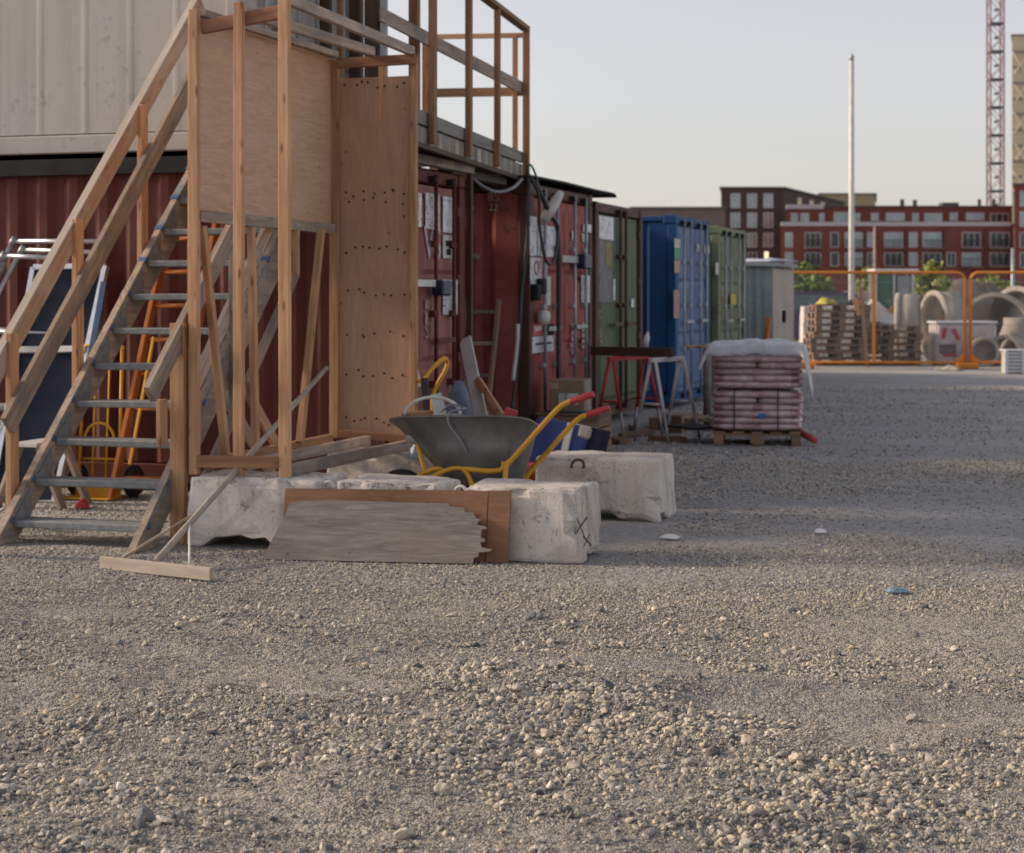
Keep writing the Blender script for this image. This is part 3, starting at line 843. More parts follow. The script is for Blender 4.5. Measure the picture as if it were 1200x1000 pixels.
# ------------------------------------------------------------------ stairs
def make_stairs():
    XL, XR = -6.42, -5.50
    t = thing('wooden_staircase', 'steep wooden site stairs with grey treads and pine handrails', 'stairs', (-5.96, 9.9, 0))
    sl = 0.241 / 0.247
    Yk = lambda k: 9.89 + 0.247 * k
    Zk = lambda k: 0.14 + 0.241 * k
    nT = 12
    for X, s in ((XL - 0.03, -1), (XR + 0.03, 1)):
        # stringer: sloped board with a plumb-cut foot
        prof = [(9.68, 0.0), (9.93, 0.0), (12.68, 2.52), (12.68, 2.80), (12.60, 2.80)]
        mb = MB().prism([(a - 9.68, b) for a, b in prof], 0.048)
        obj('stringer', mb, WEATH, t, T((X, 9.68, 0)) @ Matrix(((0, 0, 1, 0), (1, 0, 0, 0), (0, 1, 0, 0), (0, 0, 0, 1))))
        for k in range(nT - 1):
            a = Vector((X, Yk(k) - 0.01, Zk(k) + 0.012)); b = Vector((X, Yk(k + 1) - 0.05, Zk(k + 1) - 0.045))
            cap = beam('edge_plate', a, b, 0.062, 0.014, TREADM, t)
            beam('plate_tip', a + Vector((0, -0.022, -0.024)), a + Vector((0, 0.012, 0.009)), 0.068, 0.022, BLUECAP, cap)
            # triangular cheek plate between tread and stringer
            tri = MB().prism([(0, 0), (0.20, 0.0), (0.20, 0.19)], 0.006)
            obj('cheek_plate', tri, TREADM, t, T((X - s * 0.028, Yk(k), Zk(k))) @ Matrix(((0, 0, 1, 0), (1, 0, 0, 0), (0, 1, 0, 0), (0, 0, 0, 1))))
    for k in range(nT):
        wob = random.uniform(-0.004, 0.004)
        beam('tread', (XL, Yk(k) + 0.105, Zk(k) - 0.022 + wob), (XR, Yk(k) + 0.105, Zk(k) - 0.022 - wob), 0.21, 0.045, TREADM, t, ch=0.006)
    # left handrail pair and posts
    u = lambda Y: 1.06 + (Y - 9.86) * 0.995
    beam('handrail', (-6.55, 9.30, u(9.30)), (-6.55, 12.70, u(12.70)), 0.047, 0.135, PINE_P, t)
    beam('handrail_cap', (-6.55, 9.25, u(9.25) + 0.105), (-6.55, 12.70, u(12.70) + 0.105), 0.062, 0.012, PALEW, t)
    l = lambda Y: 0.77 + (Y - 9.93) * 0.992
    beam('midrail', (-6.475, 9.90, l(9.90)), (-6.475, 12.72, l(12.72)), 0.04, 0.15, WEATH, t)
    for Y, z0, z1 in ((9.30, 0.0, 0.62), (10.02, 0.0, 1.33), (10.82, 0.9, 2.1), (11.72, 1.75, 2.98)):
        beam('handrail_post', (-6.515, Y, z0), (-6.515, Y, z1), 0.04, 0.095, PINE, t)
    # right handrail pair and posts
    r = lambda Y: 1.0 + (Y - 9.84) * 0.93
    beam('handrail', (-5.40, 9.80, r(9.80)), (-5.40, 12.30, r(12.30)), 0.045, 0.13, WEATH, t)
    beam('midrail', (-5.46, 10.45, 0.93), (-5.46, 12.20, 2.60), 0.035, 0.11, WEATH, t)
    beam('handrail_post', (-5.41, 10.20, 0.0), (-5.41, 10.20, 1.40), 0.10, 0.06, PINE, t)
    beam('post_block', (-5.455, 10.06, 0.62), (-5.455, 10.06, 0.92), 0.03, 0.10, PINE, t)
    beam('handrail_post', (-5.43, 11.02, 0.72), (-5.43, 11.02, 2.35), 0.045, 0.07, WEATH, t)
    # crossed braces under the flight
    beam('brace', (-5.56, 10.55, 0.05), (-5.56, 12.35, 1.75), 0.03, 0.09, WEATH, t)
    beam('brace', (-5.60, 12.25, 0.05), (-5.60, 10.95, 1.1), 0.03, 0.09, WEATH, t)
    return t
make_stairs()

# ------------------------------------------------------------------ plywood porch frame beside the stairs
def make_porch():
    t = thing('plywood_porch', 'open pine stud frame with two plywood sheets standing on concrete blocks', 'porch', (-5.0, 10.25, 0.43))
    Yf, Yb = 10.22, 12.47
    X1, X2, X3 = -5.31, -5.00, -4.68
    zt, zb = 3.42, 0.435
    dy = 0.095
    for X, w, top in ((X1, 0.062, 3.40), (X2, 0.062, 3.43), (X3, 0.070, 3.47)):
        beam('post', (X, Yf, zb), (X + random.uniform(-0.006, 0.006), Yf, top), w, 0.047, PINE, t)
    beam('post', (X1 - 0.046, Yf + 0.06, zb + 0.02), (X1 - 0.04, Yf + 0.06, 3.36), 0.045, 0.07, PINE, t)
    for X, w in ((X1 + 0.01, 0.07), (X3 + 0.02, 0.05)):
        beam('post', (X, Yb, zb + 0.06), (X, Yb, 3.36), w, 0.045, PINE, t)
    beam('post', (-4.93, Yb + 0.05, 2.9), (-4.93, Yb + 0.05, 3.30), 0.05, 0.04, PINE, t)
    # top beams
    beam('top_beam', (X1 + 0.03, Yf + 0.045, 3.29), (X3 - 0.0, Yf + 0.045, 3.37), 0.045, 0.085, PINE_D, t)
    beam('top_beam', (X3, Yf + 0.02, 3.44), (X3, Yb + 0.02, 3.40), 0.045, 0.07, WEATH, t)
    beam('top_beam', (X2, Yf + 0.07, 3.38), (X2, Yb + 0.02, 3.41), 0.045, 0.07, WEATH, t)
    beam('top_beam', (X1 + 0.02, Yf + 0.05, 3.385), (X1 + 0.02, Yb - 0.02, 3.395), 0.06, 0.045, WEATH, t)
    beam('top_beam', (X1 + 0.05, Yb - 0.03, 3.325), (X3 + 0.05, Yb - 0.03, 3.335), 0.045, 0.075, PINE_D, t)
    # plywood guard panel (left wall of the frame)
    M, L = frame_to((X1 - 0.02, Yf + 0.03, 2.72), (X1 - 0.02, Yb, 2.72), (1, 0, 0))
    obj('plywood_sheet', MB().cbox((L, 1.30, 0.012), 0.002), PLY_L, t, M)
    beam('panel_batten', (X1 + 0.01, Yf + 0.03, 2.085), (X1 + 0.01, Yb - 0.03, 2.075), 0.045, 0.075, WEATH, t)
    # tall plywood sheet at the back
    M = T((-4.985, Yb + 0.04, 1.86)) @ Matrix(((0, 1, 0, 0), (0, 0, -1, 0), (-1, 0, 0, 0), (0, 0, 0, 1)))
    obj('plywood_sheet', MB().cbox((2.72, 0.60, 0.018), 0.002), PLY_D, t, M)
    obj('sheet_edge', MB().cbox((2.71, 0.006, 0.02), 0.001), PINE, t, M @ T((0, 0.303, 0)))
    # screw heads in rows on the tall sheet
    for zz, cnt in ((3.16, 8), (2.35, 7), (2.28, 5), (1.92, 8), (1.60, 7), (1.28, 5), (0.98, 7), (0.62, 9)):
        sm = MB()
        for k in range(cnt):
            sx_ = -5.25 + (k + 0.5) * 0.53 / cnt + random.uniform(-0.025, 0.025)
            sm.lathe([(0, 0.0), (0.0085, 0.0), (0.0085, 0.003), (0, 0.003)], 8, T((sx_, Yb + 0.0285, zz + random.uniform(-0.03, 0.03))) @ RX(math.pi / 2))
        q = obj('screw_row', sm, BLKM, t, I4)
    # sills
    beam('sill', (X1 + 0.03, Yf - 0.01, 0.52), (X3 - 0.035, Yf - 0.01, 0.53), 0.045, 0.075, PINE_D, t)
    beam('sill', (X1 + 0.08, Yb - 0.05, 0.53), (X3 + 0.09, Yb - 0.05, 0.50), 0.05, 0.06, PINE_D, t)
    beam('sill', (X3, Yf + 0.03, 0.475), (X3 + 0.03, Yb - 0.10, 0.465), 0.05, 0.075, WEATH, t)
    beam('sill', (X2 + 0.02, Yf + 0.03, 0.50), (X2 + 0.02, Yb - 0.12, 0.49), 0.045, 0.07, WEATH, t)
    beam('sill', (X1 + 0.02, Yf + 0.05, 0.49), (X1 + 0.02, Yb - 0.1, 0.49), 0.045, 0.075, PINE, t)
    # studs and braces under the guard panel
    beam('stud', (X1 + 0.02, 11.07, 0.53), (X1 + 0.0, 11.04, 2.05), 0.045, 0.055, PINE, t)
    beam('stud', (X1 + 0.06, 11.72, 0.52), (X1 + 0.05, 12.12, 2.06), 0.045, 0.06, PINE, t)
    beam('stud', (X1 + 0.015, 11.75, 1.72), (X1 + 0.015, 11.75, 2.05), 0.04, 0.05, PINE, t)
    beam('stud', (X1 + 0.03, 10.60, 0.53), (X1 + 0.02, 10.29, 2.02), 0.045, 0.055, PINE, t)
    beam('brace', (X1 - 0.06, 10.95, 1.05), (X1 + 0.0, 11.45, 0.52), 0.03, 0.08, PINE, t)
    return t
make_porch()

# ------------------------------------------------------------------ wooden deck on top of the containers
def make_deck():
    t = thing('wooden_deck', 'raised wooden deck with open railing on top of the red containers', 'deck', (-5.5, 14.5, 2.75))
    E0, Ed = Vector((-4.77, 12.76, 0)), Vector((-0.49, 4.44, 0))
    E = lambda s, z=0.0, off=0.0: E0 + Ed * s + Vector((off, 0, z))
    nrm = Vector((0.994, 0.11, 0))
    # joists and boards
    for s in np.linspace(0.005, 0.985, 36):
        p = E(s)
        beam('deck_board', (p.x - 0.02, p.y, 2.99), (-6.26 if not (12.7 < p.y < 15.3) else -6.22, p.y, 2.99), 0.112, 0.028, GREYW, t)
    for s in np.linspace(0.02, 0.96, 9):
        p = E(s)
        beam('joist', (p.x - 0.05, p.y + 0.03, 2.90), (-6.2, p.y + 0.03, 2.90), 0.045, 0.13, WEATH, t)
    beam('bearer', E(0.0, 2.785, -0.30), E(1.0, 2.785, -0.22), 0.07, 0.08, DARKW, t)
    beam('bearer', (-6.1, 12.8, 2.785), (-6.1, 17.2, 2.785), 0.07, 0.08, DARKW, t)
    # edge boards
    beam('edge_board', E(0.0, 2.955), E(1.0, 2.955), 0.028, 0.11, GREYW, t)
    beam('edge_board', E(0.0, 2.815, -0.006), E(1.0, 2.815, -0.006), 0.022, 0.145, GREYW, t)
    for k in range(30):
        s = 0.015 + k * 0.0335
        beam('slat', E(s, 2.755, 0.012), E(s, 2.875, 0.012), 0.014, 0.10, WEATH if k % 2 else GREYW, t)
    beam('edge_board', E(0.0, 2.735, 0.0), E(1.0, 2.735, 0.0), 0.04, 0.035, DARKW, t)
    # railing along the edge
    for s, z1, w in ((0.09, 4.9, 0.075), (0.386, 4.3, 0.065), (0.66, 4.22, 0.06)):
        p = E(s, 0, 0.055)
        beam('railing_post', (p.x, p.y, 2.76), (p.x, p.y, z1), 0.05, w, PINE_D, t)
    p = E(1.0, 0, 0.02)
    beam('railing_post', (p.x + 0.03, p.y - 0.02, 2.72), (p.x + 0.03, p.y - 0.02, 4.28), 0.06, 0.06, PINE_D, t)
    beam('railing_post', (p.x - 0.10, p.y + 0.02, 2.95), (p.x - 0.10, p.y + 0.02, 4.2), 0.045, 0.05, PINE, t)
    beam('top_rail', E(0.0, 4.235, 0.04), E(1.01, 4.265, 0.03), 0.09, 0.045, PINE_D, t)
    beam('midrail', atD(446, 17, 14.9), E(1.0, 3.66, 0.0), 0.028, 0.12, WEATH, t)
    # railing across the far end
    y = p.y + 0.05
    beam('top_rail', (p.x + 0.03, y, 4.20), (-6.35, y, 4.23), 0.03, 0.05, PINE, t)
    beam('midrail', (p.x + 0.03, y, 3.63), (-6.35, y, 3.65), 0.03, 0.09, PINE, t)
    beam('railing_post', (-6.3, y - 0.05, 2.95), (-6.3, y - 0.05, 4.25), 0.06, 0.05, PINE_D, t)
    # roof posts beside the white container
    for X, Y, w, m_ in ((-5.62, 14.05, 0.125, DARKW), (-6.02, 14.65, 0.11, DARKW), (-6.13, 14.55, 0.05, PINE), (-5.50, 14.0, 0.055, STEEL), (-5.60, 15.0, 0.09, PINE_D), (-6.12, 14.2, 0.09, DARKW)):
        beam('roof_post', (X, Y, 3.0), (X, Y, 5.15), w, w * 0.8, m_, t)
    beam('roof_beam', (-5.6, 12.9, 5.19), (-5.6, 17.2, 5.19), 0.08, 0.08, PINE_D, t)
    beam('roof_beam', (-6.1, 12.9, 5.19), (-6.1, 17.2, 5.19), 0.08, 0.08, PINE_D, t)
    beam('brace', (-6.20, 13.2, 3.2), (-6.20, 14.1, 4.9), 0.03, 0.09, WEATH, t)
    beam('brace', (-6.16, 13.05, 3.2), (-6.16, 13.95, 4.9), 0.03, 0.05, GREYW, t)
    # support on the first container and corbel over the gap
    beam('support_beam', (-5.13, 12.80, 2.698), (-5.13, 15.15, 2.698), 0.10, 0.075, WEATH, t)
    beam('support_beam', (-5.4, 15.25, 2.70), (-5.4, 16.9, 2.70), 0.14, 0.07, GREYW, t)
    beam('support_post', (-5.16, 15.25, 0.02), (-5.16, 15.25, 2.70), 0.05, 0.05, RUSTB, t)
    return t
make_deck()

# ------------------------------------------------------------------ electric cables
CABLE = plain('cable_black', (0.025, 0.026, 0.03), 0.45)
CABLE_G = plain('cable_grey', (0.22, 0.23, 0.26), 0.45)
CABLE_T = plain('cable_green', (0.06, 0.14, 0.10), 0.45)
CABLE_W = plain('cable_white', (0.62, 0.60, 0.58), 0.5)
def cable(label, pix, r, mat, k=6):
    pts = smooth_path([atD(*q) for q in pix], k)
    o = rod('cable', pts, r, mat, n=7)
    return tag(o, label, 'cable')
cable('grey cable sagging below the wooden deck', ((553, 208, 16.6), (565, 218, 16.7), (582, 225, 16.8), (600, 221, 17.0), (612, 210, 17.4)), 0.016, CABLE_G)
cable('black cable hanging from deck corner down the red container side', ((618, 196, 17.5), (619, 230, 17.4), (618, 280, 17.4), (611, 340, 17.38), (608, 400, 17.36), (603, 455, 17.34), (600, 480, 17.3)), 0.018, CABLE)
cable('white cable tail below the black cable', ((606.5, 380, 17.3), (606, 400, 17.3), (604, 420, 17.28), (601, 446, 17.26)), 0.02, CABLE_W)
cable('thin green cable curving over the deck corner', ((617, 200, 17.3), (621, 193, 17.3), (627, 203, 17.4), (633, 225, 17.6), (642, 255, 17.75)), 0.011, CABLE_T)
cable('black cable looping across the notices on the red doors', ((620, 205, 17.35), (631, 228, 17.45), (632, 262, 17.5), (636, 290, 17.55), (640, 306, 17.6), (646, 309, 17.7), (651, 298, 17.8), (654, 268, 17.9)), 0.016, CABLE)
cable('thick black cable running diagonally to the white connector', ((626, 212, 17.4), (636, 232, 17.55), (645, 252, 17.75), (653, 266, 17.9), (655, 300, 17.95), (655, 380, 17.95), (655, 455, 17.9)), 0.024, CABLE)
o = obj('cable_connector', MB().lathe([(0, -0.16), (0.05, -0.16), (0.06, 0.0), (0.05, 0.12), (0.03, 0.2), (0, 0.2)], 12), CABLE_W, None, T(atD(646, 244, 17.72)) @ RX(rad(-25)) @ RY(rad(25)))
tag(o, 'white cable connector hanging before the red container doors', 'connector')

# ------------------------------------------------------------------ concrete blocks
def block_mesh(L, Dp, Hh, seed, notch=True):
    rng = random.Random(seed)
    bm = bmesh.new()
    bmesh.ops.create_cube(bm, size=1.0)
    for v in bm.verts:
        k = 1.0 if v.co.z < 0 else 0.945
        v.co = Vector((v.co.x * L * (k if v.co.z < 0 else 1 - 0.055 * 0.45 / L * 2), v.co.y * Dp * k, v.co.z * Hh))
    bmesh.ops.bevel(bm, geom=list(bm.edges), offset=0.022, segments=2, profile=0.6, affect='EDGES')
    bmesh.ops.subdivide_edges(bm, edges=[e for e in bm.edges if e.calc_length() > 0.2], cuts=9, use_grid_fill=True)
    for v in bm.verts:
        n = (float(vnoise(v.co.x * 6 + seed, v.co.z * 6 + v.co.y * 5, seed)) - 0.5) * 0.016 + (float(vnoise(v.co.x * 19 + seed, v.co.z * 19 + v.co.y * 17, seed + 5)) - 0.5) * 0.008
        d = Vector((v.co.x / L, v.co.y / Dp, v.co.z / Hh)).normalized()
        v.co += d * n
        edge = sum((abs(v.co.x) > L * 0.5 - 0.05, abs(v.co.y) > Dp * 0.46 - 0.05, abs(v.co.z) > Hh * 0.5 - 0.05))
        if edge >= 2:
            k_ = float(fbm(np.array(v.co.x * 9 + seed * 3), np.array(v.co.z * 9 + v.co.y * 7), seed + 31, 3))
            if k_ > 0.52: v.co -= d * (k_ - 0.52) * 0.16
        if notch and v.co.z < -Hh / 2 + 0.10 and -L * 0.36 < v.co.x < L * 0.12:
            v.co.z += 0.055 + 0.02 * rng.random()
    me = bpy.data.meshes.new('concrete_block')
    bm.to_mesh(me); bm.free()
    return me
def block(label, x0, x1, y0, y1, h, seed, rz=0.0, loop=0, z0=0.0, notch=False):
    L, Dp = x1 - x0, y1 - y0
    t = thing('concrete_block', label, 'concrete block', ((x0 + x1) / 2, (y0 + y1) / 2, z0), None, rz)
    obj('block_body', block_mesh(L, Dp, h, seed, notch), CONC, t, W[t.name] @ T((0, 0, h / 2 - 0.005)))
    for s in ([1] if loop == 1 else [-1, 1] if loop == 2 else [-1] if loop == -1 else []):
        pts = arc((0, 0, 0), 0.035, -0.3, math.pi + 0.3, 10, (1, 0, 0), (0, 0, 1))
        obj('lifting_loop', MB().tube(pts, 0.011, 8), WHITEPT, t, W[t.name] @ T((s * (L / 2 + 0.012), -Dp * 0.30, h - 0.055)))
    return t
block('cracked pale concrete block under the stud frame, beside the rake', -5.31, -4.39, 10.09, 10.62, 0.44, 3, 0.01, 1, 0, True)
block('pale concrete block standing behind the plywood boards', -4.31, -3.61, 10.10, 10.63, 0.44, 8, 0.0, 0)
block('pale concrete block marked with black crosses at the row end', -3.49, -2.72, 10.08, 10.60, 0.44, 13, -0.015, -1)
block('pale concrete block under the tall tan plywood sheet', -5.22, -4.42, 12.08, 12.62, 0.43, 21, 0.0, 0)
b4 = block('pale concrete block with a broad end below the blue box', -3.62, -2.69, 12.06, 12.64, 0.44, 27, 0.02, 0, 0, True)
# scratched crosses on the end block
MARK = plain('black_mark', (0.09, 0.085, 0.085), 0.9, 0, 0.5, 40)
bb = [o for o in bpy.data.objects if o.name.startswith('concrete_block') and 'crosses' in o.get('label', '')][0]
for (x0, y0, x1, y1) in ((676, 607, 686, 632), (688, 606, 674, 626), (683, 628, 693, 640), (691, 626, 684, 641)):
    a, b = onY(x0, y0, 10.066), onY(x1, y1, 10.066)
    beam('scratch_mark', a, b, 0.006, 0.011, MARK, bb)

# ------------------------------------------------------------------ boards leaning on the blocks
def jag(seed, n, amp):
    rng = random.Random(seed); return [rng.uniform(-amp, amp) for _ in range(n)]
BL, BR_ = Vector((-4.585, 9.69, 0.0)), Vector((-3.34, 9.90, 0.0))
dirx = (BR_ - BL).normalized()
upv = (Vector((0, 0, 1)) * 0.40 + Vector((0.04, 0.16, 0))).normalized()
nz = dirx.cross(upv).normalized(); upv = nz.cross(dirx)
Mb = Matrix((dirx, upv, nz)).transposed().to_4x4(); Mb.translation = BL
jr = [(a + 0.085, b) for a, b in [(1.17, 0.0), (1.19, 0.006), (1.19, 0.035), (1.215, 0.04), (1.22, 0.068), (1.285, 0.075), (1.30, 0.088), (1.235, 0.098), (1.225, 0.128), (1.255, 0.135), (1.25, 0.15), (1.225, 0.158), (1.23, 0.205), (1.265, 0.212), (1.245, 0.225),
      (1.20, 0.232), (1.205, 0.252), (1.225, 0.262), (1.19, 0.275), (1.175, 0.305), (1.12, 0.31), (1.115, 0.335), (1.03, 0.342), (1.02, 0.358)]]
out = [(0.0, 0.0)] + jr + [(0.8, 0.362), (0.45, 0.368), (0.2, 0.36), (0.155, 0.355), (0.13, 0.34), (0.125, 0.30)]
o = obj('plywood_board', MB().prism(out, 0.018), PLY_G, None, Mb @ T((0, 0, 0.0)))
tag(o, 'grey weathered plywood board with a ragged broken edge', 'board')
rng_ = random.Random(4)
lay = [(1.10, 0.004)] + [(1.262 + rng_.uniform(-0.03, 0.045) * (1 - 0.3 * (i % 2)), 0.004 + i * 0.0122) for i in range(26)] + [(1.14, 0.335), (0.3, 0.352), (0.2, 0.35), (0.16, 0.2)]
obj('inner_ply', MB().prism(lay, 0.006), PLY_B, o, Mb @ T((0, 0, -0.013)))
# brown plywood behind it, leaning on the block row
p0, p1 = onZ(560, 657, 0.0), None
Lb0, Lb1 = Vector((-4.62, 9.97, 0.0)), Vector((-3.25, 10.00, 0.0))
dx_ = (Lb1 - Lb0).normalized(); up_ = Vector((0, 0.17, 1)).normalized(); nz_ = dx_.cross(up_).normalized(); up_ = nz_.cross(dx_)
Mq = Matrix((dx_, up_, nz_)).transposed().to_4x4(); Mq.translation = Lb0
o = obj('plywood_board', MB().prism([(0.03, 0.0), (1.333, 0.0), (1.333, 0.42), (0.03, 0.395)], 0.015), PLY_B, None, Mq)
tag(o, 'long brown plywood strip showing above the grey board', 'board')
o = obj('plywood_board', MB().prism([(0.0, 0.0), (0.135, 0.0), (0.135, 0.425), (0.0, 0.42)], 0.016), PLY_B, None, Mq @ T((1.34, 0, 0.004)))
tag(o, 'short upright brown plywood offcut against the end block', 'board')

# ------------------------------------------------------------------ levelling rake
def make_rake():
    h0, h1 = onZ(118, 659, 0.035), onZ(248, 673, 0.035)
    hc = (h0 + h1) / 2
    t = thing('levelling_rake', 'long-handled wooden levelling rake resting against the stud frame', 'rake', (hc.x, hc.y, 0))
    beam('rake_head', h0, h1, 0.028, 0.072, PALEW, t)
    P0 = hc + Vector((0, 0, 0.03))
    P1 = atD(286, 541, 11.35)
    d = (P1 - P0)
    P2 = P0 + d * 2.18
    rod('handle', [P0, P1, P2], [0.021, 0.020, 0.018], PALEW, t, 10)
    q = P0 + d * 0.50
    rod('brace', [h0 + (h1 - h0) * 0.18 + Vector((0, 0.01, 0.03)), q], 0.009, WEATH, t, 7)
    rod('brace', [h0 + (h1 - h0) * 0.80 + Vector((0, 0.01, 0.03)), P0 + d * 0.36], 0.007, WHITEPT, t, 7)
make_rake()

# ------------------------------------------------------------------ wheelbarrow
TRAY = plain('dull_zinc_tray', (0.22, 0.22, 0.215), 0.42, 0.55, 0.4, 5, 0.1)
def make_barrow():
    M = T((-3.85, 11.30, 0)) @ RZ(rad(2)) @ T((0, 0, 0.0)) @ RX(rad(-14)) @ RY(rad(-1.5))
    t = thing('wheelbarrow', 'grey steel wheelbarrow with yellow frame and red grips', 'wheelbarrow', (-3.85, 11.30, 0))
    # tray: loft of rounded rectangles
    rings = []
    spec = [(-0.10, 0.30, 0.17, 0.37, 0.10), (-0.15, 0.36, 0.21, 0.40, 0.12), (-0.33, 0.405, 0.255, 0.58, 0.14), (-0.52, 0.44, 0.30, 0.765, 0.15), (-0.545, 0.46, 0.318, 0.775, 0.15), (-0.545, 0.46, 0.318, 0.762, 0.15),
            (-0.51, 0.43, 0.29, 0.760, 0.14), (-0.32, 0.395, 0.245, 0.59, 0.13), (-0.14, 0.35, 0.20, 0.415, 0.11), (-0.09, 0.29, 0.16, 0.385, 0.09)]
    n = 28
    vs, fs = [], []
    for (x0, x1, hy, z, rr) in spec:
        cx_, hx = (x0 + x1) / 2, (x1 - x0) / 2
        for k in range(n):
            a = 2 * math.pi * k / n
            ca, sa = math.cos(a), math.sin(a)
            p = 4.0
            q = (abs(ca) ** p + abs(sa) ** p) ** (-1 / p)
            vs.append((cx_ + hx * ca * q, hy * sa * q, z))
    m_ = len(spec)
    for i in range(m_ - 1):
        for k in range(n): fs.append((i * n + k, i * n + (k + 1) % n, (i + 1) * n + (k + 1) % n, (i + 1) * n + k))
    fs += [tuple(range(n))[::-1], tuple(range((m_ - 1) * n, m_ * n))]
    obj('tray', MB().add(vs, fs, True), TRAY, t, M @ T((0, 0, -0.05)))
    for s, dz in ((-1, 0), (1, 0)):
        y = s * 0.25
        pts = smooth_path([(-0.50, s * 0.09, 0.20), (-0.2, s * 0.16, 0.385), (0.24, y, 0.36), (0.33, y, 0.40), (0.38, y, 0.45), (0.64, y, 0.745), (0.72, y, 0.81), (0.80, y, 0.835)], 5)
        hb = obj('handle_bar', MB().tube(pts, 0.018, 10), YEL, t, M)
        obj('grip', MB().tube([(0.75, y, 0.82), (0.76, y, 0.823), (0.90, y, 0.868), (0.91, y, 0.871)], [0.020, 0.024, 0.024, 0.018], 10), REDP, hb, M)
        obj('leg', MB().tube(smooth_path([(0.36, y * 1.06, 0.43), (0.335, y * 1.08, 0.37), (0.33, y * 1.08, 0.07), (0.30, y * 1.08, 0.02), (0.24, y * 1.08, 0.015)], 6), 0.017, 9), YEL, t, M)
        obj('strut', MB().tube([(-0.33, s * 0.20, 0.62), (-0.24, s * 0.11, 0.28), (-0.44, s * 0.08, 0.20)], 0.017, 8), YEL, t, M)
        obj('skid', MB().tube(smooth_path([(-0.26, s * 0.21, 0.28), (-0.12, s * 0.215, 0.36), (0.0, s * 0.215, 0.385), (0.06, s * 0.21, 0.34), (0.10, s * 0.21, 0.25)], 6), 0.016, 8), YEL, t, M)
    obj('brace_plate', MB().cbox((0.03, 0.5, 0.05), 0.004), YEL, t, M @ T((0.31, 0, 0.40)))
    wh = obj('wheel', MB().lathe([(0.10, -0.05), (0.17, -0.055), (0.195, -0.025), (0.195, 0.025), (0.17, 0.055), (0.10, 0.05)], 26, None, True), BLACK, t, M @ T((-0.47, 0, 0.215)) @ RX(math.pi / 2))
    obj('rim', MB().lathe([(0.0, -0.03), (0.10, -0.045), (0.10, 0.045), (0.0, 0.03)], 18), REDP, wh, M @ T((-0.47, 0, 0.215)) @ RX(math.pi / 2))
    return M
MB_ = make_barrow()
def inb(x, y, z): return MB_ @ Vector((x, y, z))
# load of the wheelbarrow
o = rod('plastic_hoop', [inb(-0.43 + 0.19 + 0.20 * math.cos(a), -0.12, 0.76 + 0.125 * math.sin(a)) for a in np.linspace(math.pi, 0, 16)], 0.012, CABLE_W, None, 8)
tag(o, 'white plastic hoop arching over the wheelbarrow rim', 'hoop')
def crumple(name, c, sx, sy, sz, mat, label, cat, seed=1, n=16, sm=True):
    vs, fs = [], []
    for j in range(n + 1):
        for i in range(n + 1):
            x, y = i / n * 2 - 1, j / n * 2 - 1
            e = max(0, 1 - x * x) * max(0, 1 - y * y)
            z = sz * (0.25 + 0.75 * e ** 0.5) * (0.55 + 0.9 * float(fbm(np.array(x * 2.2 + seed), np.array(y * 2.2), seed, 3)))
            vs.append((x * sx, y * sy, z))
    m1 = (n + 1) ** 2
    vs += [(a, b, 0) for a, b, _ in vs]
    for j in range(n):
        for i in range(n):
            k = j * (n + 1) + i
            fs.append((k, k + 1, k + n + 2, k + n + 1)); fs.append((m1 + k, m1 + k + n + 1, m1 + k + n + 2, m1 + k + 1))
    bd = [i for i in range(n + 1)] + [(j + 1) * (n + 1) - 1 for j in range(1, n + 1)] + [n * (n + 1) + i for i in range(n - 1, -1, -1)] + [j * (n + 1) for j in range(n - 1, 0, -1)]
    for a, b in zip(bd, bd[1:] + bd[:1]): fs.append((a, m1 + a, m1 + b, b))
    o = obj(name, MB().add(vs, fs, sm), mat, None, T(c) @ RZ(seed * 0.7))
    return tag(o, label, cat)
crumple('plastic_sheet', inb(0.14, 0.02, 0.68), 0.15, 0.18, 0.07, WHITEP, 'crumpled white plastic sheet heaped in the wheelbarrow', 'plastic sheet', 4)
crumple('sand_heap', inb(-0.13, 0.0, 0.60), 0.26, 0.21, 0.17, CONC_P, 'grey rubble heap filling the wheelbarrow tray', 'rubble', 9)
o = rod('cable_coil', smooth_path([inb(-0.18, -0.1, 0.79), inb(-0.10, -0.14, 0.83), inb(0.0, -0.17, 0.80), inb(0.02, -0.24, 0.78), inb(-0.05, -0.332, 0.74), inb(-0.055, -0.325, 0.66), inb(0.02, -0.30, 0.56), inb(0.06, -0.27, 0.48)], 6), 0.007, CABLE_G)
tag(o, 'grey cable end dangling down the wheelbarrow tray', 'cable')
o = beam('timber_offcut', inb(-0.49, -0.02, 0.785), inb(-0.28, 0.03, 0.80), 0.09, 0.04, PINE); tag(o, 'pine offcut lying on the front rim of the wheelbarrow', 'offcut')
o = beam('red_offcut', inb(0.235, 0.0, 0.80), inb(0.315, 0.02, 0.775), 0.06, 0.07, REDP); tag(o, 'small red plastic piece at the wheelbarrow rear rim', 'plastic piece')

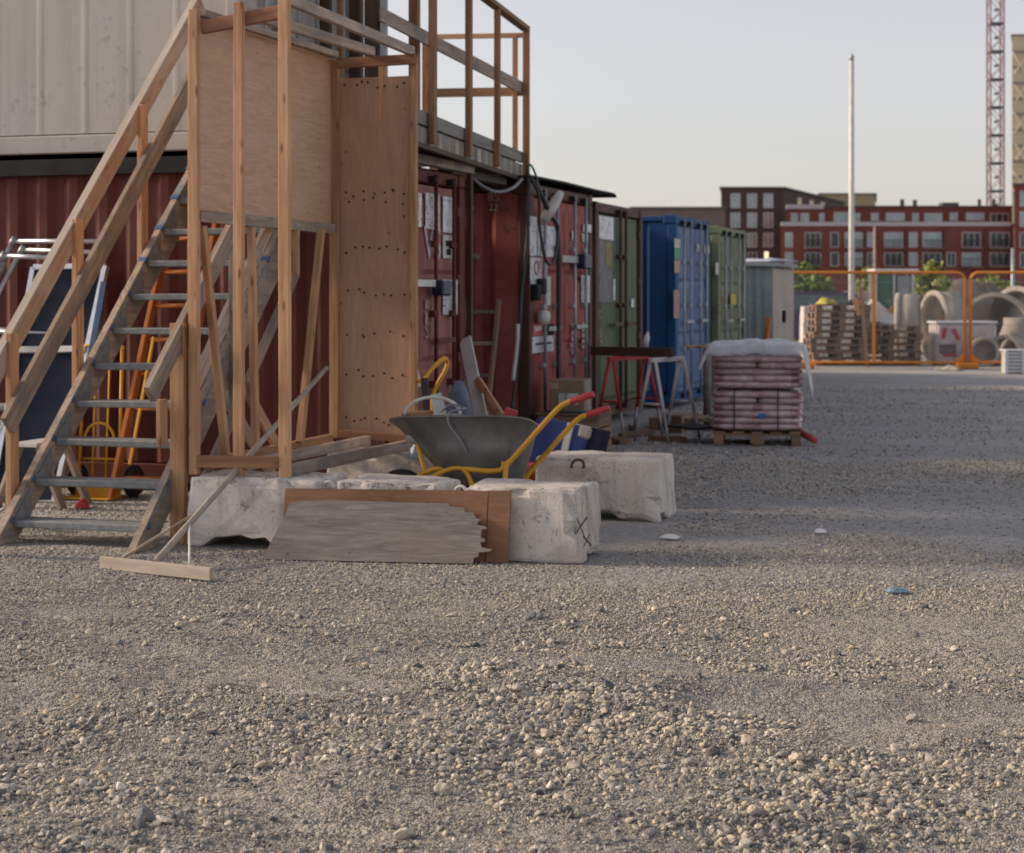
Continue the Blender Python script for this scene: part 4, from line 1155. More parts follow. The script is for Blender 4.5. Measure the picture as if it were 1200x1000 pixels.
# ------------------------------------------------------------------ clutter behind the wheelbarrow
def make_blue_box():
    M = T((-3.66, 12.98, 0.27)) @ RZ(rad(-6)) @ RY(rad(11)) @ RX(rad(-8))
    t = thing('blue_box', 'blue plastic box with white strap tilted behind the concrete block', 'box', (-3.40, 12.98, 0.0))
    mb = MB().cbox((0.44, 0.34, 0.42), 0.03)
    obj('box_shell', mb, BLUEP, t, M @ T((0, 0, 0.13)))
    obj('strap', MB().cbox((0.055, 0.36, 0.43), 0.006), WHITEPT, t, M @ T((0.06, 0, 0.13)))
    obj('corner_plate', MB().cbox((0.10, 0.37, 0.10), 0.02), CONC_P, t, M @ T((0.18, 0, 0.30)))
    obj('lid_edge', MB().cbox((0.05, 0.35, 0.44), 0.01), NAVY, t, M @ T((0.235, 0.02, 0.13)))
    obj('box_foot', MB().cbox((0.4, 0.3, 0.26), 0.01), BLKM, t, T((-3.70, 13.02, 0.13)))
make_blue_box()
def make_trough():
    o = obj('metal_channel', MB().prism([(-0.16, 0), (0.02, 0.0), (0.10, -0.12), (0.08, -0.13), (0.0, -0.015), (-0.16, -0.015)], 0.10), WHITEPT, None, T(atD(667, 541, 12.85)) @ RX(math.pi / 2))
    tag(o, 'bent white metal channel hooked over the concrete block', 'metal channel')
    o = obj('rusty_shackle', MB().tube(arc((0, 0, 0), 0.045, -0.4, math.pi + 0.4, 10, (1, 0, 0), (0, 0.3, 0.95)), 0.010, 7), RUSTB, None, T(atD(677, 546, 12.40)))
    tag(o, 'rusty steel loop sticking out of the concrete block top', 'steel loop')
make_trough()
def make_card_box():
    c = Vector((-4.72, 17.15, 0))
    t = thing('cardboard_box', 'taped cardboard box with white label before the red container', 'box', (c.x, c.y, 0.40), None, 0.0)
    obj('box_front', MB().cbox((0.34, 0.44, 0.325), 0.008), CARD, t, T((c.x - 0.02, c.y, 0.565)) @ RZ(rad(6)))
    obj('box_side', MB().cbox((0.006, 0.42, 0.31), 0.002), CARD_L, t, T((c.x + 0.155, c.y + 0.02, 0.565)) @ RZ(rad(6)))
    obj('box_label', MB().cbox((0.20, 0.004, 0.11), 0.001), PAPER, t, T((c.x + 0.02, c.y - 0.226, 0.54)) @ RZ(rad(6)))
    obj('box_tape', MB().cbox((0.09, 0.004, 0.06), 0.001), LETTER_Y, t, T((c.x - 0.12, c.y - 0.238, 0.67)) @ RZ(rad(6)))
    t = thing('wooden_crate', 'low brown wooden crate under the cardboard box', 'crate', (c.x, c.y, 0))
    for z in (0.06, 0.19, 0.32):
        for s in (-1, 1):
            beam('plank', (c.x - 0.27, c.y + s * 0.27, z), (c.x + 0.33, c.y + s * 0.27, z), 0.02, 0.115, PALLETW, t)
            beam('plank', (c.x + 0.03 + s * 0.30, c.y - 0.255, z), (c.x + 0.03 + s * 0.30, c.y + 0.255, z), 0.02, 0.115, PALLETW, t)
    obj('lid', MB().cbox((0.66, 0.60, 0.022), 0.004), PALLETW, t, T((c.x + 0.03, c.y, 0.39)))
    o = rod('blue_strap', [(c.x - 0.2, c.y - 0.26, 0.415), (c.x + 0.2, c.y - 0.28, 0.42), (c.x + 0.4, c.y - 0.2, 0.412)], 0.010, BLUECAP); tag(o, 'blue strap lying below the cardboard box', 'strap')
make_card_box()
# wooden ladder leaning in the gap between the two red containers
def make_gap_ladder():
    t = thing('wooden_ladder', 'greenish wooden ladder leaning in the gap between red containers', 'ladder', (-5.45, 16.4, 0))
    a0, a1 = Vector((-5.78, 16.35, 0.0)), Vector((-5.74, 16.88, 1.52))
    b0, b1 = Vector((-5.40, 16.35, 0.0)), Vector((-5.40, 16.88, 1.52))
    for p, q in ((a0, a1), (b0, b1)): beam('side_rail', p, q, 0.035, 0.075, PALLETW, t)
    for k in range(5):
        s = 0.1 + k * 0.205
        beam('rung', a0.lerp(a1, s) + Vector((0.02, 0, 0)), b0.lerp(b1, s) - Vector((0.02, 0, 0)), 0.03, 0.035, WEATH, t)
make_gap_ladder()
def px_board(name, label, q, w, th, mat, cat='board'):
    a, b = atD(*q[0]), atD(*q[1])
    o = beam(name, a, b, w, th, mat, None, (0, -0.97, 0.2))
    return tag(o, label, cat)
px_board('painted_board', 'pale painted board leaning beside the wooden ladder', ((545, 397, 15.95), (572, 530, 14.9)), 0.115, 0.025, WHITEPT)
px_board('round_stake', 'thick pine stake leaning against the pale painted board', ((560, 445, 15.5), (604, 512, 14.6)), 0.055, 0.05, PINE, 'stake')
px_board('thin_batten', 'thin yellowish batten between the painted board and the stake', ((566, 452, 15.4), (586, 520, 14.7)), 0.03, 0.025, PINE, 'batten')
px_board('dark_batten', 'brownish batten behind the pale painted board', ((546, 445, 15.6), (560, 520, 15.0)), 0.035, 0.03, WEATH, 'batten')
o = beam('timber_stub', onY(548, 298, 16.90), onY(561, 302, 16.90), 0.05, 0.045, WEATH); tag(o, 'short timber stub wedged against the red container side', 'timber')
# yellow hand truck frame, blue jerrycan, bag, blue board behind the plywood edge
def pxp(x, y, D): return atD(x, y, D)
t = thing('hand_truck', 'yellow tube handle of a hand truck behind the wheelbarrow', 'hand truck', (-4.35, 12.98, 0))
rod('handle_tube', smooth_path([pxp(486, 444, 13.3), pxp(496, 447, 13.3), pxp(503, 436, 13.35), (pxp(519, 421, 13.4)), pxp(524, 424, 13.5), pxp(522, 434, 13.5), pxp(508, 462, 13.5), pxp(507, 500, 13.45), pxp(505, 590, 13.4)], 5), 0.017, YEL, t, 9)
rod('frame_tube', [pxp(487, 446, 13.3), pxp(486, 520, 13.3), pxp(484, 592, 13.3)], 0.016, YEL, t, 9)
obj('toe_plate', MB().cbox((0.3, 0.22, 0.02), 0.004), YEL, t, T((-4.42, 12.98, 0.02)))
px_board('black_strap', 'black strap hanging from the yellow hand truck', ((497, 443, 13.2), (503, 520, 13.2)), 0.055, 0.02, BLACK, 'strap')
px_board('blue_board', 'pale blue board standing in the clutter behind the wheelbarrow', ((511, 462, 13.1), (529, 540, 13.0)), 0.085, 0.02, plain('pale_blue', (0.30, 0.38, 0.44), 0.6))
o = obj('blue_sack', MB().lathe([(0, 0), (0.11, 0.0), (0.13, 0.12), (0.11, 0.30), (0.075, 0.46), (0.03, 0.55), (0, 0.56)], 14), plain('dusty_blue_bag', (0.12, 0.16, 0.23), 0.7, 0, 0.4, 9), None, T((-4.46, 12.92, 0.36)))
tag(o, 'dusty blue sack standing behind the tall plywood sheet', 'sack')
o = obj('crate_stand', MB().cbox((0.28, 0.28, 0.36), 0.01), BLKM, None, T((-4.46, 12.92, 0.18))); tag(o, 'black box under the dusty blue sack', 'box')
px_board('white_board', 'white pointed board behind the tall plywood sheet', ((478, 415, 13.6), (490, 455, 13.5)), 0.08, 0.02, WHITEPT)
crumple('rag', Vector((-4.47, 12.02, 0.40)), 0.06, 0.05, 0.10, plain('pale_blue_rag', (0.45, 0.52, 0.60), 0.7), 'pale blue rag draped over the rear concrete block', 'rag', 12, 10)
# red plastic crate between the rear blocks
def red_crate():
    t = thing('red_crate', 'red slatted plastic crate standing under the wheelbarrow tray', 'crate', (-3.98, 12.25, 0))
    for k in range(9):
        obj('slat', MB().cbox((0.022, 0.35, 0.36), 0.003), REDP, t, T((-4.28 + k * 0.075, 12.25, 0.18)))
    for z in (0.03, 0.34):
        obj('crate_band', MB().cbox((0.64, 0.37, 0.03), 0.004), REDP, t, T((-3.98, 12.25, z)))
red_crate()

# ------------------------------------------------------------------ things stored under the stairs, against the oxide red side wall
def tube_frame(label, TL, TR, BL_, BR2, rungs, r=0.024, mat=None):
    t = thing('scaffold_section', label, 'scaffolding', tuple(((BL_ + BR2) / 2)))
    mat = mat or ALU
    rod('upright', [BL_, TL], r, mat, t, 10); rod('upright', [BR2, TR], r, mat, t, 10)
    for s in rungs:
        a, b = BL_.lerp(TL, s), BR2.lerp(TR, s)
        rod('rung', [a, b], r * 0.9, mat, t, 10)
        for p in (a, b):
            dirn = (TL - BL_).normalized() * 0.035
            rod('clamp', [p - dirn, p + dirn], r * 1.35, STEEL, t, 10)
    return t
def wl(x, y, Y): return onY(x, y, Y)
tube_frame('aluminium scaffold frame leaning highest against the oxide red wall', wl(16, 283, 12.66), wl(119, 283, 12.66), Vector((-9.05, 12.1, 0.02)), Vector((-8.30, 12.1, 0.02)), (0.33, 0.64, 1.0))
tube_frame('aluminium scaffold frame leaning in front of the higher frame', wl(26, 293, 12.55), wl(118, 296, 12.55), Vector((-8.92, 12.0, 0.02)), Vector((-8.22, 12.0, 0.02)), (0.36, 0.66, 1.0), 0.022)
tube_frame('aluminium scaffold frame leaning lowest in the stack by the stair post', wl(4, 300, 12.42), wl(60, 302, 12.42), Vector((-8.98, 11.9, 0.02)), Vector((-8.55, 11.9, 0.02)), (0.3, 0.62, 1.0), 0.022)
tube_frame('narrow aluminium scaffold frame beside the hose coil', wl(-20, 305, 12.5), wl(5, 308, 12.5), Vector((-9.1, 11.95, 0.02)), Vector((-8.85, 11.95, 0.02)), (0.5, 0.97), 0.022)
def platform(label, TLp, TRp, BRp, BLp, Yt, Yb, mid=None):
    a, b, c, d = wl(*TLp, Yt), wl(*TRp, Yt), wl(*BRp, Yb), wl(*BLp, Yb)
    t = thing('scaffold_platform', label, 'scaffold platform', tuple((c + d) / 2))
    n = (b - a).cross(d - a).normalized()
    mb = MB()
    vs = [p + n * q for q in (-0.012, 0.012) for p in (a, b, c, d)]
    mb.add(vs, [(0, 1, 2, 3), (7, 6, 5, 4), (0, 4, 5, 1), (1, 5, 6, 2), (2, 6, 7, 3), (3, 7, 4, 0)])
    obj('panel', mb, NAVY, t, I4)
    for p, q in ((a, b), (b, c), (c, d), (d, a)):
        beam('edge_frame', p, q, 0.045, 0.05, ALU, t, n)
    if mid:
        p, q = a.lerp(d, mid), b.lerp(c, mid)
        beam('cross_member', p - n * 0.02, q - n * 0.02, 0.05, 0.05, WHITEPT, t, n)
    return t
platform('navy scaffold platform with aluminium edge leaning by the stair post', (40, 314), (124, 312), (64, 590), (-10, 590), 12.50, 12.0, 0.36)
px_board('blue_sheet', 'blue sheet edge showing behind the scaffold platform', ((122, 330, 13.95), (106, 420, 13.8)), 0.055, 0.015, plain('bright_blue', (0.02, 0.07, 0.17), 0.7))
# orange ladder
def orange_ladder():
    t = thing('orange_ladder', 'tall orange ladder leaning on the oxide red wall behind the treads', 'ladder', (-7.2, 12.3, 0))
    a0, a1 = onZ(130, 586, 0.0), onY(206, 232, 12.70)
    b0, b1 = a0 + Vector((0.45, 0.06, 0)), a1 + Vector((0.40, 0, 0))
    for p, q in ((a0, a1), (b0, b1)): beam('side_rail', p, q, 0.035, 0.085, ORG, t)
    for k in range(9):
        s = 0.07 + k * 0.113
        rod('rung', [a0.lerp(a1, s), b0.lerp(b1, s)], 0.018, ORG, t, 8)
orange_ladder()
def hand_truck(label, x, y, lean, wd=0.36, h=1.15):
    t = thing('hand_truck', label, 'hand truck', (x, y, 0))
    M = T((x, y, 0)) @ RX(rad(-lean))
    for s in (-1, 1):
        obj('upright', MB().tube([(s * wd / 2, 0, 0.03), (s * wd / 2 * 0.92, 0, h)], 0.015, 8), YEL, t, M)
        obj('inner_bar', MB().tube([(s * wd / 6, 0.0, 0.05), (s * wd / 6, 0.0, h * 0.98)], 0.009, 7), YEL, t, M)
        w = obj('wheel', MB().lathe([(0.06, -0.035), (0.105, -0.04), (0.125, -0.015), (0.125, 0.015), (0.105, 0.04), (0.06, 0.035)], 22, None, True), BLACK, t, T((x + s * (wd / 2 + 0.07), y + 0.11, 0.125)) @ RY(math.pi / 2) @ RX(0))
        obj('hub', MB().lathe([(0, -0.03), (0.06, -0.03), (0.06, 0.03), (0, 0.03)], 14), REDP, w, T((x + s * (wd / 2 + 0.07), y + 0.11, 0.125)) @ RY(math.pi / 2))
    obj('handle', MB().tube(smooth_path([(-wd / 2 * 0.92, 0, h), (-wd / 2 * 0.8, 0, h + 0.03), (wd / 2 * 0.8, 0, h + 0.03), (wd / 2 * 0.92, 0, h)], 4), 0.015, 8), YEL, t, M)
    obj('hoop', MB().tube(arc((0, -0.015, 0.45), wd * 0.36, 0, math.pi, 12, (1, 0, 0), (0, 0, 1)), 0.011, 7), YEL, t, M)
    obj('cross_bar', MB().tube([(-wd / 2, 0, 0.30), (wd / 2, 0, 0.30)], 0.011, 7), YEL, t, M)
    obj('axle', MB().tube([(-wd / 2 - 0.07, 0, 0), (wd / 2 + 0.07, 0, 0)], 0.01, 7), STEEL, t, T((x, y + 0.11, 0.125)))
    obj('toe_plate', MB().cbox((wd + 0.04, 0.20, 0.012), 0.003), YEL, t, T((x, y - 0.09, 0.012)))
    obj('toe_upright', MB().cbox((wd + 0.04, 0.012, 0.10), 0.003), YEL, t, T((x, y + 0.0, 0.06)))
hand_truck('yellow two-wheeled hand truck under the stair treads', -7.18, 12.22, 4)
px_board('yellow_bar', 'slanted yellow bar leaning on the hand truck', ((180, 395, 13.75), (152, 545, 13.55)), 0.022, 0.022, YEL, 'bar')
# trestle, hose, small things at the left edge
def low_trestle():
    t = thing('low_trestle', 'low pale wooden trestle behind the bottom stair treads', 'trestle', (-7.3, 11.7, 0))
    for dy in (0.0, 0.35):
        for s in (-1, 1):
            beam('leg', (-7.33 + s * 0.28, 11.5 + dy, 0.0), (-7.33 + s * 0.08, 11.5 + dy, 0.46), 0.03, 0.085, WEATH, t, (0, 1, 0))
    beam('top', (-7.33, 11.42, 0.47), (-7.33, 11.95, 0.47), 0.22, 0.03, WHITEPT, t)
low_trestle()
o = crumple('red_bag', Vector((-6.95, 11.6, 0.0)), 0.06, 0.05, 0.06, REDP, 'small red bag on the gravel behind the stair foot', 'bag', 3, 10)
HOSE = plain('hose_beige', (0.36, 0.32, 0.25), 0.5, 0, 0.25)
def hose():
    pts = []
    for k in range(64):
        a = k / 16 * 2 * math.pi
        w = 1 + 0.12 * math.sin(k * 0.7)
        pts.append(Vector((-6.83 - 0.02 * math.sin(a * 0.5) + 0.17 * w * math.sin(a) - 0.10, 10.12 + 0.05 * math.cos(k * 1.3), 0.62 + 0.43 * w * math.cos(a))))
    o = rod('hose_coil', smooth_path(pts, 3), 0.012, HOSE)
    tag(o, 'beige hose hanging in loops from the stair handrail post', 'hose')
    pts = [Vector((-7.1 + 0.3 * math.sin(k * 0.9), 10.4 + 0.1 * math.cos(k), 0.05 + 0.08 * k)) for k in range(6)]
    o = rod('grey_cable', smooth_path(pts, 5), 0.011, CABLE_G); tag(o, 'grey cable lying in bends under the hose coil', 'cable')
hose()
# ------------------------------------------------------------------ pallets and sacks
def make_pallet(label, group, M, Wd=0.8, L=1.2):
    """euro pallet, local x across (Wd), y along (L), origin at ground centre"""
    t = thing('wooden_pallet', label, 'pallet', (0, 0, 0), group)
    place(t, M)
    for x in (-Wd / 2 + 0.05, 0, Wd / 2 - 0.05):
        obj('bottom_board', MB().cbox((0.10, L, 0.022), 0.003), PALLETW, t, M @ T((x, 0, 0.011)))
        for y in (-L / 2 + 0.072, 0, L / 2 - 0.072):
            obj('block', MB().cbox((0.10 if x else 0.145, 0.145, 0.078), 0.004), PALLETW, t, M @ T((x, y, 0.061)))
    for y in (-L / 2 + 0.072, 0, L / 2 - 0.072):
        obj('cross_board', MB().cbox((Wd, 0.145, 0.022), 0.003), PALLETW, t, M @ T((0, y, 0.111)))
    for x in np.linspace(-Wd / 2 + 0.06, Wd / 2 - 0.06, 5):
        obj('top_board', MB().cbox((0.12, L, 0.022), 0.003), PALLETW, t, M @ T((x, 0, 0.133)))
    return t
def sackmat():
    m, nt, bs = newmat('sack_film')
    v = coords(nt)
    n = noise(nt, v, 7.0, 4, 0.6)
    c = ramp(nt, n, [(0.3, (0.28, 0.13, 0.15)), (0.5, (0.44, 0.28, 0.30)), (0.72, (0.66, 0.55, 0.56))])
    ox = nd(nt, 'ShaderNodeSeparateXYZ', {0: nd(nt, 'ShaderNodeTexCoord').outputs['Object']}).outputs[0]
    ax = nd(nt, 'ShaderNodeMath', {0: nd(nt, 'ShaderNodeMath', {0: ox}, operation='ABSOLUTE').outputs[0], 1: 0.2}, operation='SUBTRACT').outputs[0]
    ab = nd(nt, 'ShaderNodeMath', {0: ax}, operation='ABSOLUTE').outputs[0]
    glint = nd(nt, 'ShaderNodeMapRange', {0: ab, 1: 0.15, 2: 0.145, 3: 0.0, 4: 0.55}).outputs[0]       # pale bands: highlights on the film put into the colour
    c = mix(nt, nd(nt, 'ShaderNodeMath', {0: glint, 1: ramp(nt, noise(nt, v, 3.0, 3), [(0.35, 0.2), (0.6, 1.0)])}, operation='MULTIPLY').outputs[0], c, (0.62, 0.52, 0.50))
    nt.links.new(objtint(nt, c, 0.2), bs.inputs['Base Color'])
    bs.inputs['Roughness'].default_value = 0.22
    bs.inputs['Coat Weight'].default_value = 0.5
    bs.inputs['Coat Roughness'].default_value = 0.12
    bump(nt, bs, n, 0.4, 0.02)
    return m
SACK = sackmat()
def sack_mesh(seed, a, b, h):
    n, mlt = 26, 12
    rng = random.Random(seed)
    vs, fs = [], []
    for i in range(mlt + 1):
        ph = -math.pi / 2 + math.pi * i / mlt
        for k in range(n):
            th = 2 * math.pi * k / n
            ca, sa = math.cos(th), math.sin(th)
            q = (abs(ca) ** 7 + abs(sa) ** 7) ** (-1 / 7)
            cp = abs(math.cos(ph)) ** 0.55
            sp = math.copysign(abs(math.sin(ph)) ** 0.8, math.sin(ph))
            x, y, z = a * ca * q * cp, b * sa * q * cp, h * sp
            z += 0.010 * (float(vnoise(np.array(x * 9 + seed), np.array(y * 9), seed)) - 0.5)
            vs.append((x, y, z))
    for i in range(mlt):
        for k in range(n): fs.append((i * n + k, i * n + (k + 1) % n, (i + 1) * n + (k + 1) % n, (i + 1) * n + k))
    fs += [tuple(range(n))[::-1], tuple(range(mlt * n, (mlt + 1) * n))]
    return MB().add(vs, fs, True).mesh('sack')
def sack_pallet():
    c = onZ(882, 522, 0.0) + Vector((-0.02, 0.42, 0))
    M = T(c) @ RZ(rad(9))
    make_pallet('wooden pallet carrying the plum-coloured sacks', None, M, 0.90, 0.90)
    M0 = M @ T((0, 0, 0.145))
    A = [sack_mesh(i, 0.238, 0.232, 0.046) for i in range(5)]
    Bm = [sack_mesh(20 + i, 0.472, 0.232, 0.046) for i in range(5)]
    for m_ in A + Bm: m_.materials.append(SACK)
    z = 0.05
    for k in range(11):
        if k == 6: z += 0.035
        for yy in (-0.235, 0.235):
            if k not in (4, 9):
                lay = [(0.0, Bm)]
            else:
                lay = [(-0.238, A), (0.238, A)]
            for xx, S in lay:
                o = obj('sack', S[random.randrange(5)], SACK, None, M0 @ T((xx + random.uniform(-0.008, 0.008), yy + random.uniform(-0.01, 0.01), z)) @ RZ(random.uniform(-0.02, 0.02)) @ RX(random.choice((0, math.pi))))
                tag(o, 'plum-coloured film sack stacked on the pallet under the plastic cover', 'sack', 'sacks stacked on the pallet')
        z += 0.067
    # translucent cover draped over the top
    ztop = 0.145 + z + 0.005
    m, nt, bs = newmat('cloudy_plastic')
    n_ = noise(nt, coords(nt), 6.0, 5, 0.65)
    nt.links.new(ramp(nt, n_, [(0.3, (0.62, 0.64, 0.68)), (0.7, (0.85, 0.86, 0.88))]), bs.inputs['Base Color'])
    bs.inputs['Roughness'].default_value = 0.3
    bs.inputs['Alpha'].default_value = 0.62
    bump(nt, bs, n_, 0.7, 0.03)
    vs, fs = [], []
    nx, ny = 44, 34
    for j in range(ny + 1):
        for i in range(nx + 1):
            u, v = i / nx * 2 - 1, j / ny * 2 - 1
            x, y = u * 0.66, v * 0.56
            ex, ey = max(0, abs(x) - 0.48), max(0, abs(y) - 0.47)
            hang = 0.46 if u > 0 else 0.18
            z_ = ztop + 0.03 + 0.11 * float(fbm(np.array(x * 4), np.array(y * 4), 51, 3)) * (1 - 0.5 * abs(u)) - (ex / 0.18) ** 1.2 * hang - (ey / 0.09) ** 1.3 * 0.10
            xx = math.copysign(min(abs(x), 0.48) + ex * 0.55, x) + 0.05 * (float(vnoise(np.array(y * 9), np.array(x * 4), 8)) - 0.5)
            yy = math.copysign(min(abs(y), 0.47) + ey * 0.35, y)
            vs.append((xx, yy - 0.03 * (float(vnoise(np.array(x * 11), np.array(y * 3), 18)) - 0.3) * (1 if y < -0.3 else 0), z_ + 0.03 * float(vnoise(np.array(x * 16), np.array(y * 16), 77))))
    for j in range(ny):
        for i in range(nx):
            k = j * (nx + 1) + i
            fs.append((k, k + 1, k + nx + 2, k + nx + 1))
    o = obj('plastic_cover', MB().add(vs, fs, True), m, None, M, False)
    sd = o.modifiers.new('thickness', 'SOLIDIFY'); sd.thickness = 0.004
    tag(o, 'cloudy plastic cover draped over the sack pile', 'plastic cover')
    # black straps, blue label
    for xx in (-0.235, 0.215):
        o = obj('packing_strap', MB().cbox((0.012, 0.006, 0.44), 0.001), BLKM, None, M0 @ T((xx, -0.478, 0.235)))
        tag(o, 'thin black packing strap down the front of the lower sacks', 'strap', 'straps on the sack pile')
    o = obj('blue_label', MB().cbox((0.075, 0.006, 0.045), 0.002), plain('label_blue', (0.02, 0.20, 0.42), 0.4), None, M0 @ T((0.05, -0.480, 0.17)))
    tag(o, 'small blue label stuck on the lower sacks', 'label')
    o = rod('red_bar', [M @ Vector((0.44, -0.30, 0.13)), M @ Vector((0.56, -0.40, 0.075)), M @ Vector((0.60, -0.43, 0.05))], [0.035, 0.035, 0.03], REDP, None, 10)
    tag(o, 'red bar end sticking out beside the sack pallet', 'bar')
    return M
sack_pallet()
# half-hidden pallets left of the sacks and boards on the ground
g = onZ(800, 512, 0)
make_pallet('grey wooden pallet lying empty between the sack pallet and the trestles', None, T(onZ(812, 505, 0) + Vector((-0.15, 0.5, 0))) @ RZ(rad(4)), 0.8, 1.0)
o = beam('black_board', onZ(795, 501, 0.16), onZ(832, 499, 0.16), 0.5, 0.025, BLKM); tag(o, 'black sheet lying on the empty grey pallet', 'sheet')
o = rod('grey_post', [onZ(829, 500, 0.0), onZ(829, 500, 0.0) + Vector((0, 0, 0.92))], 0.05, GREYW, None, 8); tag(o, 'grey post standing behind the sack pile', 'post')
o = beam('pine_board', onZ(829, 500, 0.0) + Vector((-0.25, 0, 0.95)), onZ(829, 500, 0.0) + Vector((0.06, 0, 0.95)), 0.12, 0.03, PINE); tag(o, 'short pine board lying on the grey post', 'board')
for i, (x0, y0, x1, y1, w, lab) in enumerate(((704, 513, 733, 518, 0.14, 'pale plank lying on the gravel under the red trestle'), (728, 510, 764, 506, 0.09, 'narrow plank lying askew below the trestles'),
                               (762, 513, 802, 515, 0.10, 'brown plank on the gravel between the white trestle feet'), (740, 500, 752, 506, 0.08, 'short plank end tilted behind the trestle feet'))):
    a, b = onZ(x0, y0, 0.03), onZ(x1, y1, 0.03)
    o = beam('plank', a, b, w, 0.05, PALLETW); tag(o, lab, 'plank')
o = obj('timber_stack_block', MB().cbox((0.18, 0.16, 0.20), 0.006), PALLETW, None, T(onZ(789, 508, 0.0) + Vector((0, 0.1, 0.10)))); tag(o, 'short thick timber block standing beside the white trestle', 'timber block')

# ------------------------------------------------------------------ trestles with a beam
def trestle(label, c, rz, mat, L=0.75, h=0.92, spread=0.30):
    t = thing('metal_trestle', label, 'trestle', c, None, rz)
    M = W[t.name]
    obj('top_bar', MB().cbox((L, 0.05, 0.05), 0.006), mat, t, M @ T((0, 0, h - 0.03)))
    for sx in (-1, 1):
        for sy in (-1, 1):
            top = Vector((sx * L * 0.43, sy * 0.03, h - 0.05)); mid = Vector((sx * L * 0.46, sy * (0.03 + (spread - 0.03) * 0.66), h * 0.34)); bot = Vector((sx * L * 0.48, sy * spread, 0.0))
            lg = obj('leg', MB().tube([top, mid], 0.02, 8), mat, t, M)
            obj('leg_foot', MB().tube([mid, bot], 0.017, 8), STEEL, lg, M)
        y_ = 0.03 + (spread - 0.03) * 0.55
        obj('cross_bar', MB().tube([(sx * L * 0.455, -y_, h * 0.45), (sx * L * 0.455, y_, h * 0.45)], 0.014, 8), mat, t, M)
    return t
pr = onZ(737, 512, 0); pw = onZ(782, 516, 0)
RED_T = paint('red_trestle_paint', (0.42, 0.05, 0.05), 0.3, streak=False)
WHT_T = paint('white_trestle_paint', (0.60, 0.58, 0.57), 0.3, (0.2, 0.12, 0.08), streak=False)
trestle('red metal trestle holding the brown beam', (pr.x, pr.y, 0), rad(72), RED_T, 0.85, 0.90, 0.19)
trestle('white metal trestle holding the brown beam', (pw.x, pw.y, 0), rad(72), WHT_T, 0.70, 0.90, 0.21)
a, b = Vector((pr.x - 0.42, pr.y - 0.02, 0.945)), Vector((pw.x + 0.06, pw.y - 0.02, 0.945))
o = beam('timber_beam', a, b, 0.06, 0.10, DARKW); tag(o, 'dark brown beam lying across the two trestles', 'beam')
o = obj('plastic_bottle', MB().lathe([(0, 0), (0.035, 0), (0.035, 0.10), (0.015, 0.15), (0.012, 0.17), (0, 0.17)], 12), WHITEP, None, T((pr.x + 0.18, pr.y, 0.995)) @ RY(rad(12))); tag(o, 'white plastic bottle standing on the brown beam', 'bottle')

# ------------------------------------------------------------------ litter on the gravel
def litter(name, label, cat, x, y, sx, sy, mat, seed):
    p = onZ(x, y, 0.0); p.z = float(ground_h(p.x, p.y)) + 0.015
    crumple(name, p, sx * 0.75, sy * 0.75, 0.022, mat, label, cat, seed, 5, False)
litter('paper_scrap', 'white paper scrap on gravel near the broad concrete block', 'paper', 785, 632, 0.055, 0.08, WHITEP, 2)
litter('blue_scrap', 'crushed pale blue packet lying on open gravel', 'litter', 1052, 696, 0.075, 0.05, plain('packet_blue', (0.22, 0.36, 0.48), 0.4, 0, 0.6, 30), 5)
litter('paper_scrap', 'small pale scrap lying on the open yard', 'paper', 962, 626, 0.07, 0.05, WHITEP, 7)
litter('dark_scrap', 'dark scrap lying at the edge of the bare dusty patch', 'litter', 1113, 552, 0.35, 0.18, plain('rust_soil', (0.25, 0.12, 0.08), 0.9, 0, 0.4, 30), 9) if False else None
# a few large loose stones near the front
for i, (x, y, s) in enumerate(((169, 972, 0.062), (125, 893, 0.05), (349, 888, 0.05), (262, 868, 0.045), (250, 888, 0.048), (980, 905, 0.055), (835, 895, 0.055), (810, 905, 0.05), (520, 940, 0.055), (635, 895, 0.05), (472, 985, 0.06), (1070, 848, 0.045), (215, 858, 0.045), (305, 890, 0.05), (545, 815, 0.04), (1180, 873, 0.05), (640, 865, 0.045), (985, 985, 0.06))):
    p = onZ(x, y, 0.0); p.z = float(ground_h(p.x, p.y)) + s * 0.25
    o = obj('stone', STONES[i % len(STONES)], None, None, T(p) @ RZ(i * 1.3) @ RX(0.5 * math.sin(i)) @ Matrix.Diagonal((s * 1.2, s * 1.1, s * 1.25, 1)))
    tag(o, 'large pale stone lying loose among the gravel', 'stone', 'large loose stones')

